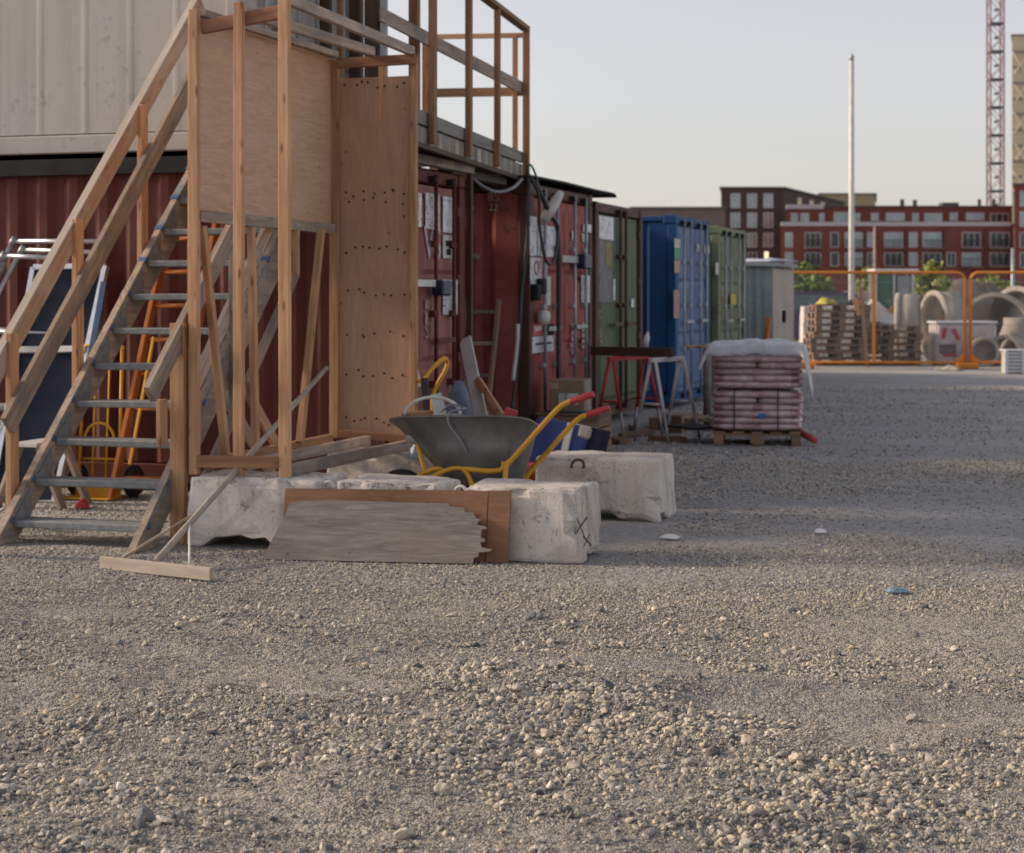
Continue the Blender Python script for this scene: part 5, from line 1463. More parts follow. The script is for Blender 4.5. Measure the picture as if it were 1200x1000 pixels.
# ------------------------------------------------------------------ tool shed
def shed():
    X0, Y0, Y1 = 4.94, 31.2, 33.7
    x1 = -X0; x0 = x1 - 1.9; h = 2.06
    t = thing('tool_shed', 'small grey corrugated metal shed with pale double door', 'shed', ((x0 + x1) / 2, (Y0 + Y1) / 2, 0))
    SH = paint('shed_grey', (0.25, 0.29, 0.30), 0.15, streak=False)
    SD = paint('shed_door_beige', (0.42, 0.37, 0.33), 0.1, streak=False)
    obj('side_wall', corrugated(x1 - x0, h, 0.02, 0.16, 0.04), SH, t, T((x0, Y0, 0)))
    obj('body', MB().cbox((x1 - x0 - 0.1, Y1 - Y0 - 0.1, h - 0.02), 0.005), SH, t, T(((x0 + x1) / 2, (Y0 + Y1) / 2 + 0.02, h / 2)))
    lw = (Y1 - Y0) / 2
    for k in (0, 1):
        d = obj('door', corrugated(lw - 0.03, h - 0.1, 0.015, 0.14, 0.03), SD, t, T((x1 + 0.012, Y0 + k * lw + 0.015, 0.04)) @ RZ(math.pi / 2))
        if k == 0: obj('handle', MB().cbox((0.05, 0.10, 0.22), 0.01), BLKM, d, T((x1 + 0.04, Y0 + lw - 0.14, 1.15)))
    rf = MB().box((0, 0, 0), (x1 - x0 + 0.16, Y1 - Y0 + 0.16, 0.07))
    obj('roof', rf, SH, t, T(((x0 + x1) / 2, (Y0 + Y1) / 2, h + 0.04)) @ RY(rad(1)))
    o = rod('orange_barrier', [(-4.95, 30.6, 0.0), (-4.95, 30.6, 0.75), (-4.9, 30.55, 1.15)], 0.05, ORG, None, 8); tag(o, 'orange pole standing beside the grey shed', 'pole')
    crumple('tarpaulin', Vector((x1 - 0.35, Y0 + 0.7, h + 0.075)), 0.38, 0.6, 0.06, plain('tarp_blue_white', (0.42, 0.46, 0.58), 0.5), 'crumpled pale tarpaulin on the shed roof', 'tarpaulin', 6)
shed()

# ------------------------------------------------------------------ orange site fence
FD = 37.0
def fence_panel(label, xa, xb, mid, group='orange fence panels', D=FD):
    a = atD(xa, 342, D); b = atD(xb, 342, D); a.z = b.z = 0
    t = thing('site_fence', label, 'fence', tuple((a + b) / 2), group)
    d = (b - a).normalized(); L = (b - a).length
    z0, z1, r = 0.07, 2.0, 0.18
    P = lambda s, z: a + d * s + Vector((0, 0, z))
    pts = [P(0.02, z0)]
    pts += [P(0.02 + r - r * math.cos(q), z1 - r + r * math.sin(q)) for q in np.linspace(0, math.pi / 2, 7)]
    pts += [P(L - 0.02 - r + r * math.sin(q), z1 - r + r * math.cos(q)) for q in np.linspace(0, math.pi / 2, 7)]
    pts += [P(L - 0.02, z0)]
    rod('frame_tube', pts, 0.030, FENCEC, t, 8)
    rod('bottom_tube', [P(0.02, z0 + 0.06), P(L - 0.02, z0 + 0.06)], 0.028, FENCEC, t, 8)
    if mid:
        s = (atD(mid, 342, D) - a).dot(d)
        beam('middle_post', P(s, z0 + 0.04), P(s, z1 - 0.02), 0.07, 0.05, FENCEC, t)
    for s in (0.0, L):
        sg = 1 if s == 0 else -1
        obj('gusset', MB().prism([(0, 0), (0.22 * sg, 0), (0, 0.20)], 0.02), FENCEC, t, Matrix.Translation(P(s + sg * 0.03, z0 + 0.06)) @ Matrix((d, Vector((0, 0, 1)), d.cross(Vector((0, 0, 1))))).transposed().to_4x4())
    mw = MB()
    n = int(L / 0.055)
    for i in range(1, n):
        p = P(i * L / n, 0)
        mw.box((p.x, p.y, (z0 + z1) / 2 + 0.02), (0.006, 0.006, z1 - z0 - 0.06))
    for z in (0.4, 0.9, 1.4, 1.8):
        q0, q1 = P(0.03, z), P(L - 0.03, z)
        M, l_ = frame_to(q0, q1); mw.box((0, 0, 0), (l_, 0.005, 0.006), M)
    w = obj('wire_mesh', mw, STEEL, t, I4); w['kind'] = 'stuff'
    return t
fence_panel('orange fence panel with a middle post beside the grey shed', 916, 1132, 1024)
fence_panel('orange fence panel standing before the big concrete pipe', 1136, 1352, 1244)
for x, lab in ((1133, 'yellow fence foot between the two orange panels'), (941, 'yellow fence foot beside the grey shed')):
    p = atD(x, 342, FD - 0.1); p.z = 0
    o = obj('ballast_block', MB().cbox((0.75 * 0.6, 0.30, 0.13), 0.03), FENCEC, None, T((p.x, p.y, 0.06)) @ RZ(YAW)); tag(o, lab, 'fence foot')
# vented crate before the fence
def vent_crate():
    c = atD(1196, 342, 34.8); c.z = 0
    t = thing('vented_crate', 'white slotted plastic crate standing on the gravel before the fence', 'crate', tuple(c))
    M = T(c) @ RZ(YAW)
    for k in range(6): obj('slat', MB().cbox((0.62, 0.03, 0.035), 0.004), WHITEP, t, M @ T((0, -0.2, 0.05 + k * 0.07)))
    for x in (-0.34, 0.0, 0.34): obj('corner_post', MB().cbox((0.07, 0.06, 0.44), 0.008), WHITEP, t, M @ T((x, -0.2, 0.22)))
    obj('inner_box', MB().cbox((0.66, 0.36, 0.42), 0.01), CONC_P, t, M @ T((0, 0.0, 0.21)))
    obj('crate_top', MB().cbox((0.72, 0.46, 0.03), 0.006), WHITEP, t, M @ T((0, 0, 0.455)))
vent_crate()

# ------------------------------------------------------------------ stock behind the fence
p0 = make_pallet('stacked wooden pallet in the tall pile behind the orange fence', 'pallets in the tall pile', T(atD(982, 342, 38.6) * Vector((1, 1, 0)) if False else (atD(982, 342, 38.8).x, atD(982, 342, 38.8).y, 0.0)) @ RZ(YAW + 0.08) @ RZ(math.pi / 2), 0.8, 1.2)
base = atD(982, 342, 38.8)
for k in range(1, 9):
    dup(p0, T((base.x + random.uniform(-0.05, 0.05) - (0.06 if k < 5 else 0), base.y, 0.147 * k + (0.0))) @ RZ(YAW + 0.08 + random.uniform(-0.04, 0.04) + math.pi / 2))
base2 = atD(1040, 342, 39.0)
q0 = make_pallet('wooden pallet in the low pile before the concrete rings', 'pallets in the low pile', T((base2.x, base2.y, 0)) @ RZ(YAW + math.pi / 2), 0.8, 1.3)
for k in range(1, 6):
    dup(q0, T((base2.x + random.uniform(-0.06, 0.06), base2.y, 0.15 * k)) @ RZ(YAW + math.pi / 2 + random.uniform(-0.05, 0.05)) @ RX(rad(0 if k < 4 else 3)))
o = beam('leaning_post', Vector((base.x + 0.72, base.y - 0.75, 0)), Vector((base.x + 0.55, base.y - 0.68, 1.85)), 0.07, 0.06, PALLETW); tag(o, 'wooden post leaning between the two pallet piles', 'post')
o = beam('white_plank', atD(1001, 350, 38.3), atD(1007, 370, 38.3), 0.09, 0.03, PINE); tag(o, 'pale plank end sticking up from the tall pallet pile', 'plank')
crumple('yellow_bag', Vector((base.x - 0.22, base.y - 0.2, 0.147 * 9)), 0.2, 0.15, 0.14, plain('yellow_plastic', (0.55, 0.48, 0.03), 0.5), 'yellow bag lying on the tall pallet pile', 'bag', 15)
crumple('black_bag', Vector((base.x + 0.30, base.y - 0.2, 0.147 * 9)), 0.12, 0.1, 0.10, BLACK, 'small black bag lying on the tall pallet pile', 'bag', 16)
def pipe(label, c, rz, R_, L, th, tilt=0.0, upright=False):
    t = thing('concrete_pipe', label, 'pipe', (c[0], c[1], 0))
    if upright: M = T((c[0], c[1], 0))
    else: M = T((c[0], c[1], R_)) @ RZ(rz) @ RX(tilt) @ RY(math.pi / 2)
    obj('pipe_wall', MB().lathe([(R_ - th, -L / 2), (R_, -L / 2), (R_, L / 2), (R_ - th, L / 2)], 40, None, True), CONC_P, t, M)
    obj('collar', MB().lathe([(R_ + 0.0, -L / 2 - 0.002), (R_ + 0.03, -L / 2 - 0.002), (R_ + 0.03, -L / 2 + 0.12), (R_, -L / 2 + 0.12)], 40, None, True), CONC_P, t, M)
    return t
def gp(x, D):
    p = atD(x, 342, D); return (p.x, p.y)
pipe('large concrete ring standing on edge behind the low pallet pile', gp(1064, 40.6), YAW - rad(16), 0.77, 0.52, 0.08)
pipe('large concrete ring standing on edge beside the wrapped bags', gp(1105, 40.8), YAW + rad(10), 0.80, 0.52, 0.08)
pipe('big concrete pipe with its dark open end towards the yard', gp(1166, 41.2), YAW + rad(75), 0.78, 1.8, 0.09)
pipe('small concrete pipe with open end beside the wrapped bags', gp(1151, 38.6), YAW + rad(82), 0.30, 0.9, 0.045)
pipe('second small concrete pipe lying behind the vented crate', gp(1182, 38.8), YAW + rad(60), 0.32, 0.7, 0.045)
pipe('wide concrete pipe at the fence end partly behind the small pipes', gp(1212, 41.5), YAW + rad(30), 0.85, 1.2, 0.09)
t = thing('concrete_cone', 'pale concrete cone section behind the second small pipe', 'concrete cone', gp(1192, 39.6) + (0,))
obj('cone_wall', MB().lathe([(0.45, 0), (0.5, 0), (0.5, 0.35), (0.30, 0.85), (0.30, 1.02), (0.25, 1.02), (0.25, 0.85), (0.45, 0.35)], 30, None, True), CONC_P, t, W[t.name])
def big_bag():
    c = gp(1128, 39.0)
    t = thing('wrapped_bale', 'white film-wrapped bales with red print behind the fence', 'bale', c + (0,))
    M = T((c[0], c[1], 0)) @ RZ(YAW)
    for x_, w_ in ((-0.36, 0.62), (0.32, 0.68)):
        obj('bale_body', MB().cbox((w_, 0.78, 0.92), 0.07), plain('bale_film', (0.58, 0.52, 0.53), 0.35, 0, 0.35, 5, 0.4), t, M @ T((x_, 0, 0.46)))
    obj('bale_cap', MB().cbox((1.36, 0.80, 0.05), 0.02), WHITEP, t, M @ T((-0.01, 0, 0.93)))
    obj('print_stripe', MB().cbox((0.09, 0.01, 0.24), 0.002), REDP, t, M @ T((-0.50, -0.405, 0.70)) @ RY(rad(12)))
    obj('print_stripe', MB().cbox((0.09, 0.01, 0.26), 0.002), REDP, t, M @ T((-0.24, -0.405, 0.67)) @ RY(rad(-28)))
    obj('print_field', MB().cbox((0.36, 0.01, 0.20), 0.002), plain('print_dark', (0.12, 0.10, 0.10), 0.5), t, M @ T((-0.42, -0.404, 0.36)))
    obj('print_stripe', MB().cbox((0.3, 0.01, 0.06), 0.002), REDP, t, M @ T((-0.38, -0.404, 0.22)))
big_bag()
o = crumple('stone_slab', Vector(gp(1112, 36.2) + (0,)), 0.25, 0.12, 0.09, CONC_P, 'flat pale stone lying before the fence panel', 'stone', 22)

# pale block wall, purple car, loader, soil heap
for k, x in enumerate((950, 972, 994)):
    c = gp(x, 43.0)
    block(('pale concrete block left of the parked purple car wall', 'pale concrete block in the middle of the low wall', 'pale concrete block at the wall end near the loader')[k], c[0] - 0.24, c[0] + 0.24, c[1] - 0.3, c[1] + 0.3, 1.25, 60 + k, YAW)
def parked_car():
    c = gp(968, 47.0)
    t = thing('parked_car', 'purple parked car behind the pale block wall', 'car', c + (0,))
    M = T((c[0], c[1], 0)) @ RZ(YAW)
    PUR = plain('purple_car_paint', (0.075, 0.06, 0.13), 0.25, 0.2, 0.1, 3, 0)
    GL = plain('car_glass', (0.12, 0.17, 0.20), 0.08, 0.3, 0.1, 3, 0)
    pr_ = [(-2.1, 0.35), (2.1, 0.35), (2.15, 0.75), (2.0, 0.95), (1.1, 1.05), (0.55, 1.58), (-1.2, 1.62), (-1.95, 1.1), (-2.15, 0.9)]
    obj('body', MB().prism(pr_, 1.7), PUR, t, M @ RX(math.pi / 2))
    for s in (-1, 1):
        obj('side_window', MB().prism([(-1.6, 1.12), (0.85, 1.12), (0.45, 1.50), (-1.1, 1.53)], 0.02), GL, t, M @ T((0, s * 0.852, 0)) @ RX(math.pi / 2))
        for x in (-1.35, 1.35):
            w = obj('wheel', MB().lathe([(0, -0.1), (0.30, -0.1), (0.33, -0.06), (0.33, 0.06), (0.30, 0.1), (0, 0.1)], 22), BLACK, t, M @ T((x, s * 0.80, 0.33)) @ RX(math.pi / 2))
            obj('rim', MB().lathe([(0, 0), (0.2, 0), (0.2, 0.02), (0, 0.02)], 16), STEEL, w, M @ T((x, s * 0.905, 0.33)) @ RX(math.pi / 2))
    obj('windscreen', MB().prism([(-0.75, -0.36), (0.75, -0.36), (0.65, 0.36), (-0.65, 0.36)], 0.02), GL, t, M @ T((0.84, 0, 1.33)) @ RY(rad(46)) @ RZ(math.pi / 2))
parked_car()
def loader():
    c = gp(1047, 46.0)
    t = thing('wheel_loader', 'small wheel loader with white hood and orange arm behind the concrete rings', 'loader', c + (0,))
    M = T((c[0], c[1], 0)) @ RZ(YAW)
    WB = paint('loader_white', (0.60, 0.60, 0.60), 0.2); OB = paint('loader_orange', (0.38, 0.17, 0.06), 0.5)
    GLS = plain('cab_glass', (0.06, 0.16, 0.12), 0.1, 0.2, 0.2, 3, 0)
    obj('body', MB().prism([(-0.95, 0.45), (0.95, 0.45), (0.95, 0.9), (0.45, 1.05), (-0.2, 1.1), (-0.55, 1.4), (-0.95, 1.1)], 0.9), WB, t, M @ RX(math.pi / 2))
    obj('cab_window', MB().cbox((0.42, 0.7, 0.85), 0.02), GLS, t, M @ T((-0.30, 0, 1.62)))
    obj('cab_window', MB().cbox((0.36, 0.7, 0.8), 0.02), plain('cab_pane', (0.28, 0.32, 0.36), 0.15, 0.3), t, M @ T((0.20, 0, 1.62)))
    for x in (-0.53, -0.06, 0.42):
        for y in (-0.36, 0.36): beam('cab_pillar', M @ Vector((x, y, 1.1)), M @ Vector((x, y, 2.10)), 0.055, 0.055, ALU, t)
    obj('cab_roof', MB().cbox((1.15, 0.95, 0.09), 0.03), WHITEPT, t, M @ T((-0.02, 0, 2.14)))
    for x in (-0.6, 0.62):
        for s in (-1, 1):
            w = obj('wheel', MB().lathe([(0.15, -0.13), (0.36, -0.13), (0.42, -0.08), (0.42, 0.08), (0.36, 0.13), (0.15, 0.13)], 24, None, True), BLACK, t, M @ T((x, s * 0.55, 0.42)) @ RX(math.pi / 2))
            obj('rim', MB().lathe([(0, -0.06), (0.18, -0.06), (0.18, 0.06), (0, 0.06)], 14), OB, w, M @ T((x, s * 0.55, 0.42)) @ RX(math.pi / 2))
    for s in (-1, 1):
        obj('arm', MB().prism([(-0.2, 1.22), (0.2, 1.34), (0.65, 1.30), (1.05, 1.08), (1.35, 0.85), (1.3, 0.75), (0.95, 0.95), (0.6, 1.12), (0.2, 1.16), (-0.2, 1.05)], 0.09), OB, t, M @ T((0, s * 0.52, 0)) @ RX(math.pi / 2))
    obj('bucket', MB().prism([(1.2, 0.25), (1.75, 0.2), (1.55, 0.45), (1.5, 0.95), (1.25, 1.0)], 1.3), OB, t, M @ RX(math.pi / 2))
    obj('rear_arm', MB().prism([(-1.05, 0.75), (-0.85, 0.75), (-0.8, 1.2), (-0.95, 1.45), (-1.15, 1.3)], 0.3), OB, t, M @ RX(math.pi / 2))
loader()
def heap(name, x, D, sx, sy, sz, mat, seed):
    n = 40
    vs, fs = [], []
    c = gp(x, D)
    for j in range(n + 1):
        for i in range(n + 1):
            u, v = i / n * 2 - 1, j / n * 2 - 1
            r = math.hypot(u, v)
            z = sz * max(0, 1 - r * r) ** 1.2 * (0.8 + 0.5 * float(fbm(np.array(u * 3 + seed), np.array(v * 3), seed, 4))) - 0.03
            vs.append((u * sx, v * sy, z))
    for j in range(n):
        for i in range(n):
            k = j * (n + 1) + i; fs.append((k, k + 1, k + n + 2, k + n + 1))
    o = obj(name, MB().add(vs, fs, True), mat, None, T((c[0], c[1], 0)), False)
    tag(o, kind='structure')
SOIL = plain('brown_soil', (0.15, 0.115, 0.095), 0.95, 0, 0.35, 8, 0.6)
heap('soil_heap', 1128, 56.0, 3.2, 3.0, 1.9, SOIL, 4)
heap('soil_heap', 1010, 60.0, 7.0, 4.0, 1.6, SOIL, 9)

# ------------------------------------------------------------------ poles
def pole(name, label, cat, x, ytop, D, r0, r1, mat, cap=True):
    c = gp(x, D); zt = EYE + (HZ - ytop) * D / F
    t = thing(name, label, cat, c + (0,))
    rod('shaft', [(c[0], c[1], 0), (c[0], c[1], zt * 0.5), (c[0], c[1], zt)], [r0, (r0 + r1) / 2, r1], mat, t, 10)
    if cap: obj('cap', MB().lathe([(0, 0.16), (r1 * 1.05, 0.12), (r1 * 1.05, 0), (0, 0)], 10), STEEL, t, T((c[0], c[1], zt)))
    obj('foot_plate', MB().cbox((0.3, 0.3, 0.03), 0.005), STEEL, t, T((c[0], c[1], 0.015)))
pole('flag_pole', 'tall bare white flagpole behind the fence', 'flagpole', 998, 71, 43.5, 0.078, 0.055, WHITEPT)
pole('lamp_pole', 'short grey lamp pole before the red brick block', 'pole', 1187, 291, 60, 0.07, 0.06, STEEL, False)
pole('thin_pole', 'thin brown pole before the red brick block', 'pole', 1025, 265, 80, 0.07, 0.05, WEATH, False)

# ------------------------------------------------------------------ bushes and small trees behind the fence
def leafmat(name, a, b):
    m, nt, bs = newmat(name)
    oi = noise(nt, coords(nt), 1.6, 4)
    n2 = noise(nt, coords(nt), 14.0, 3)
    c = ramp(nt, n2, [(0.3, a), (0.7, b)])
    c = mix(nt, ramp(nt, oi, [(0.35, 0.0), (0.7, 0.5)]), c, [k * 0.55 for k in a])
    nt.links.new(c, bs.inputs['Base Color'])
    bs.inputs['Roughness'].default_value = 0.6
    return m
LEAF1 = leafmat('leaf_green', (0.08, 0.14, 0.03), (0.22, 0.29, 0.05))
LEAF2 = leafmat('leaf_yellow_green', (0.15, 0.19, 0.025), (0.34, 0.36, 0.06))
def tree(label, x, D, ytop, rx, seed, mat, stem=0.5, n=3600):
    c = gp(x, D); zt = EYE + (HZ - ytop) * D / F
    rng = np.random.default_rng(seed)
    t = thing('small_tree', label, 'tree', c + (0,))
    tr = MB().tube([(0, 0, 0), (0.03, 0.02, zt * 0.3), (0.0, 0.0, zt * 0.75)], [0.09, 0.07, 0.03], 8)
    cl = []
    for k in range(16):
        a = rng.uniform(0, 6.28); r = rx * rng.uniform(0.15, 0.8); z = rng.uniform(stem, zt * 0.82)
        z = min(z, zt - 0.3); r *= (1 - max(0, (z / zt - 0.55)) * 1.3)
        cl.append((r * math.cos(a), r * math.sin(a), z, rng.uniform(0.3, 0.6) * rx * 0.62))
        tr.tube([(0, 0, max(0.2, z - 0.6)), (r * 0.5 * math.cos(a), r * 0.5 * math.sin(a), z - 0.2), (r * math.cos(a), r * math.sin(a), z)], [0.035, 0.025, 0.012], 5)
    cl.append((0, 0, zt - 0.35 * rx, 0.35 * rx))
    obj('trunk', tr, DARKW, t, T((c[0], c[1], 0)))
    vs, fs = [], []
    for i in range(n):
        q = cl[rng.integers(0, len(cl))]
        d = rng.normal(0, 1, 3); d /= np.linalg.norm(d)
        p = np.array(q[:3]) + d * q[3] * rng.uniform(0.35, 1.1) * np.array([1, 1, 0.85])
        if p[2] < 0.15: continue
        u = rng.normal(0, 1, 3); u /= np.linalg.norm(u)
        w = np.cross(u, d); w /= (np.linalg.norm(w) + 1e-6)
        s = rng.uniform(0.06, 0.13)
        b = len(vs)
        vs += [tuple(p - u * s), tuple(p + w * s * 0.55), tuple(p + u * s), tuple(p - w * s * 0.55)]
        fs.append((b, b + 1, b + 2, b + 3))
    obj('crown', MB().add(vs, fs), mat, t, T((c[0], c[1], 0)), False)
tree('rounded green bush rising behind the grey shed', 942, 52, 304, 1.05, 1, LEAF1)
tree('pale green small tree behind the loader cab', 1092, 52, 304, 0.95, 2, LEAF2)
tree('yellow-green bush beside the flagpole', 1018, 66, 312, 0.8, 3, LEAF2)
tree('low yellow-green bush behind the big concrete pipe', 1162, 58, 320, 0.95, 4, LEAF2)
tree('dark green bush left of the flagpole', 965, 60, 324, 1.0, 5, LEAF1, 0.3)
tree('spreading low bush behind the soil heap', 1108, 64, 322, 1.1, 6, LEAF2, 0.3)
tree('green bush behind the big pipe at the fence end', 1185, 66, 327, 1.0, 7, LEAF1, 0.3)

# ------------------------------------------------------------------ far buildings
BRK_D = plain('dark_brick', (0.072, 0.052, 0.046), 0.85, 0, 0.2, 0.6, 0)
BRK_R = plain('red_brick', (0.20, 0.062, 0.045), 0.85, 0, 0.2, 0.5, 0)
BRK_R2 = plain('greyed_brick', (0.17, 0.10, 0.095), 0.85, 0, 0.2, 0.5, 0)
TRIM = plain('pale_trim', (0.46, 0.43, 0.45), 0.6, 0, 0.1, 2, 0)
WFR = plain('window_frame_white', (0.55, 0.56, 0.57), 0.5, 0, 0.1, 2, 0)
GLA = plain('window_glass', (0.30, 0.36, 0.40), 0.12, 0.45, 0.35, 0.4, 0)
GLD = plain('window_glass_dark', (0.055, 0.06, 0.065), 0.12, 0.15, 0.4, 0.4, 0)
GLW = plain('window_lit', (0.8, 0.7, 0.5), 0.3, 0, 0.1, 2, 0, ((1.0, 0.80, 0.50), 0.9))
ROOFM = plain('flat_roof', (0.10, 0.10, 0.10), 0.9, 0, 0.2, 1, 0)
_wm = {}
def window(parent, M, w, h, glass=GLA, mull=1):
    """M: centre of the window on the wall, local x along wall, y up, z out of the wall"""
    key = (round(w, 1), round(h, 1), mull)
    if key not in _wm:
        f = MB(); b = 0.09
        f.box((0, h / 2 - b / 2, 0.0), (w, b, 0.16)); f.box((0, -h / 2 + b / 2, 0.0), (w, b, 0.16))
        f.box((-w / 2 + b / 2, 0, 0), (b, h - 2 * b, 0.16)); f.box((w / 2 - b / 2, 0, 0), (b, h - 2 * b, 0.16))
        for k in range(mull): f.box((-w / 2 + (k + 1) * w / (mull + 1), 0, 0), (0.07, h - 2 * b, 0.12))
        fm = f.mesh('window'); fm.materials.append(WFR)
        _wm[key] = (fm, MB().box((0, 0, 0), (w - 0.1, h - 0.1, 0.06)))
    fm, gb = _wm[key]
    wdw = obj('window', fm, WFR, parent, M)
    obj('pane', gb.mesh('pane'), glass, wdw, M)
    return wdw
def RD(r, d, z=0.0): return EYEP * 0 + FWD * d + RGT * r + Vector((0, 0, z))
def prism_building(name, label, foot, h, mat, cat='building'):
    b = RD(*foot[0])
    t = thing(name, label, cat, (b.x, b.y, 0))
    n = len(foot)
    vs = [RD(r, d, 0) for r, d in foot] + [RD(r, d, h) for r, d in foot]
    fs = [tuple(range(n))[::-1]] + [(i, (i + 1) % n, n + (i + 1) % n, n + i) for i in range(n)] + [tuple(range(n, 2 * n))]
    o = obj('wall', MB().add([v - b for v in vs], fs), mat, t, T(b))
    # parapet cap
    for i in range(n):
        a, c = RD(*foot[i], h + 0.12), RD(*foot[(i + 1) % n], h + 0.12)
        beam('parapet', a, c, 0.5, 0.24, ROOFM, t, None, 0.02)
    return t
def wall_M(p, q, x, z, off=0.05):
    """frame on the wall from p to q (RD points); x metres along, z height, outward = towards camera side"""
    d = (q - p).normalized()
    n = d.cross(Vector((0, 0, 1))).normalized()
    M = Matrix((d, Vector((0, 0, 1)), n)).transposed().to_4x4()
    M.translation = p + d * x + Vector((0, 0, z)) + n * off
    return M
def px_on(p, q, xpix):
    """distance along p->q where photo column xpix meets the wall"""
    k = (xpix - CX) / F
    d = q - p
    # point r/D = k
    rp, dp = p.dot(RGT), p.dot(FWD); rd, dd = d.dot(RGT), d.dot(FWD)
    s = (k * dp - rp) / (rd - k * dd)
    P = p + d * s
    return s * d.length, P.dot(FWD)
def wins(t, p, q, rows, glassf):
    for (xa, xb, ya, yb, g_, mu) in rows:
        s0, D0 = px_on(p, q, xa); s1, D1 = px_on(p, q, xb)
        Dm = (D0 + D1) / 2
        z0, z1 = EYE + (HZ - yb) * Dm / F, EYE + (HZ - ya) * Dm / F
        window(t, wall_M(p, q, (s0 + s1) / 2, (z0 + z1) / 2), abs(s1 - s0), z1 - z0, {'a': GLA, 'd': GLD, 'w': GLW}[g_], mu)
def RDp(x, D): return ((x - CX) / F * D, D)
# dark brick block
fA, fB, fC = RDp(845, 250), RDp(918, 250), RDp(990, 292)
tD = prism_building('dark_brick_building', 'dark brick apartment block with a grid of white-framed windows', [fA, fB, fC, (fC[0] - 6, fC[1] + 8), (fA[0] * 292 / 250 + 1, 292)], EYE + (HZ - 221) * 250 / F, BRK_D)
p, q = RD(*fA), RD(*fB)
rows = []
for ya, yb in ((227, 244), (249.5, 267), (273, 290)):
    for k, (xa, xb) in enumerate(((856, 867.5), (875.5, 887), (894.5, 906))):
        rows.append((xa, xb, ya, yb, 'a', 1))
rows += [(856, 867, 296, 311, 'd', 1), (876, 887, 296, 311, 'd', 1), (895, 901, 294.5, 307, 'w', 0)]
wins(tD, p, q, rows, None)
p, q = RD(*fB), RD(*fC)
wins(tD, p, q, [(934, 939, 232, 243, 'd', 0), (948, 953, 235, 246, 'd', 0), (961, 966, 237, 247, 'd', 0)], None)
# tan block behind
prism_building('tan_building', 'low tan building behind the dark brick block', [RDp(960, 330), RDp(1026, 330), RDp(1026, 360), RDp(962, 360)], EYE + (HZ - 228) * 330 / F, plain('tan_render', (0.34, 0.27, 0.17), 0.8, 0, 0.1, 1, 0))
# red brick block: lower storeys and set-back top storey
D0 = 235.0
hL, hU = EYE + (HZ - 265) * D0 / F, EYE + (HZ - 243) * (D0 + 3) / F
fa, fb = RDp(915, D0), RDp(1188, D0)
tR = prism_building('red_brick_building', 'long red brick apartment block with balconies and set-back top storey', [fa, fb, (fb[0], D0 + 16), (fa[0] * (D0 + 16) / D0 + 0.5, D0 + 16)], hL, BRK_R)
ua, ub = RDp(921, D0 + 3), RDp(1186, D0 + 3)
bb_ = RD(*ua)
n = 4
foot = [ua, ub, (ub[0], D0 + 15), (ua[0] * (D0 + 15) / (D0 + 3) + 0.5, D0 + 15)]
vs = [RD(r, d, hL - 0.1) - bb_ for r, d in foot] + [RD(r, d, hU) - bb_ for r, d in foot]
obj('top_storey', MB().add(vs, [(3, 2, 1, 0), (4, 5, 6, 7), (0, 1, 5, 4), (1, 2, 6, 5), (2, 3, 7, 6), (3, 0, 4, 7)]), BRK_R, tR, T(bb_))
beam('roof_edge', RD(*ua, hU + 0.1), RD(*ub, hU + 0.1), 0.5, 0.2, ROOFM, tR)
beam('roof_edge', RD(ua[0], ua[1] - 0.2, hU + 0.05), RD(RDp(965, D0 + 3)[0], ua[1] - 0.2, hU + 0.05), 0.3, 0.6, TRIM, tR)
beam('balcony_band', RD(fa[0], D0 - 0.2, hL + 0.25), RD(RDp(1184, D0)[0], D0 - 0.2, hL + 0.25), 0.3, 0.55, TRIM, tR)
p, q = RD(*ua), RD(*ub)
rows = [(927, 935, 250, 260, 'a', 0), (938, 948, 250, 260, 'a', 1), (960, 966, 250, 260, 'a', 0), (977, 998, 249, 261, 'a', 3), (1001, 1008, 250, 260, 'a', 0), (1020.5, 1029.5, 250, 259, 'a', 0), (1038, 1060, 249.5, 259, 'a', 2),
        (1069, 1076.5, 250, 262, 'a', 0), (1083, 1104, 250, 262, 'a', 2), (1113, 1122, 249.5, 259, 'a', 0), (1132, 1153, 249.5, 258.5, 'a', 2), (1160, 1182, 250, 261, 'd', 2)]
wins(tR, p, q, rows, None)
p, q = RD(*fa), RD(*fb)
base_rows = [(920, 929, 'a', 1), (943, 962, 'd', 2), (973, 983, 'd', 0), (990, 1011, 'a', 2), (1016, 1026, 'a', 1), (1036, 1058, 'a', 2), (1065, 1075, 'a', 1), (1081, 1103, 'a', 2), (1109, 1120, 'a', 1), (1127, 1149, 'd', 2), (1160, 1183, 'd', 2)]
rows = [(xa, xb, 272.5, 290, g_, m_) for xa, xb, g_, m_ in base_rows] + [(xa, xb, 296, 312, 'd' if i % 3 else 'a', m_) for i, (xa, xb, g_, m_) in enumerate(base_rows)]
rows = [r if not (r[0] == 1109 and r[2] < 280) else (1109, 1114, 271.5, 285, 'w', 0) for r in rows] + [(1161, 1168, 272, 283, 'w', 0)]
wins(tR, p, q, [r for r in rows if r[4] != 'w'], None)
for i, (xa, xb, g_, m_) in enumerate(base_rows):
    if xb - xa < 15: continue
    for yy in (291.5, 313):
        s0, _ = px_on(p, q, xa - 1.5); s1, _ = px_on(p, q, xb + 1.5)
        z = EYE + (HZ - yy) * D0 / F
        M = wall_M(p, q, (s0 + s1) / 2, z, 0.55)
        bl = obj('balcony', MB().box((0, 0, 0), (s1 - s0, 0.25, 1.1)), BRK_R2, tR, M)
        rl = MB()
        for k in range(int((s1 - s0) / 0.22)): rl.box((-(s1 - s0) / 2 + 0.1 + k * 0.22, 0.6, 0.5), (0.03, 1.0, 0.03))
        rl.box((0, 1.1, 0.5), (s1 - s0, 0.06, 0.06))
        obj('railing', rl, BLKM, bl, M)
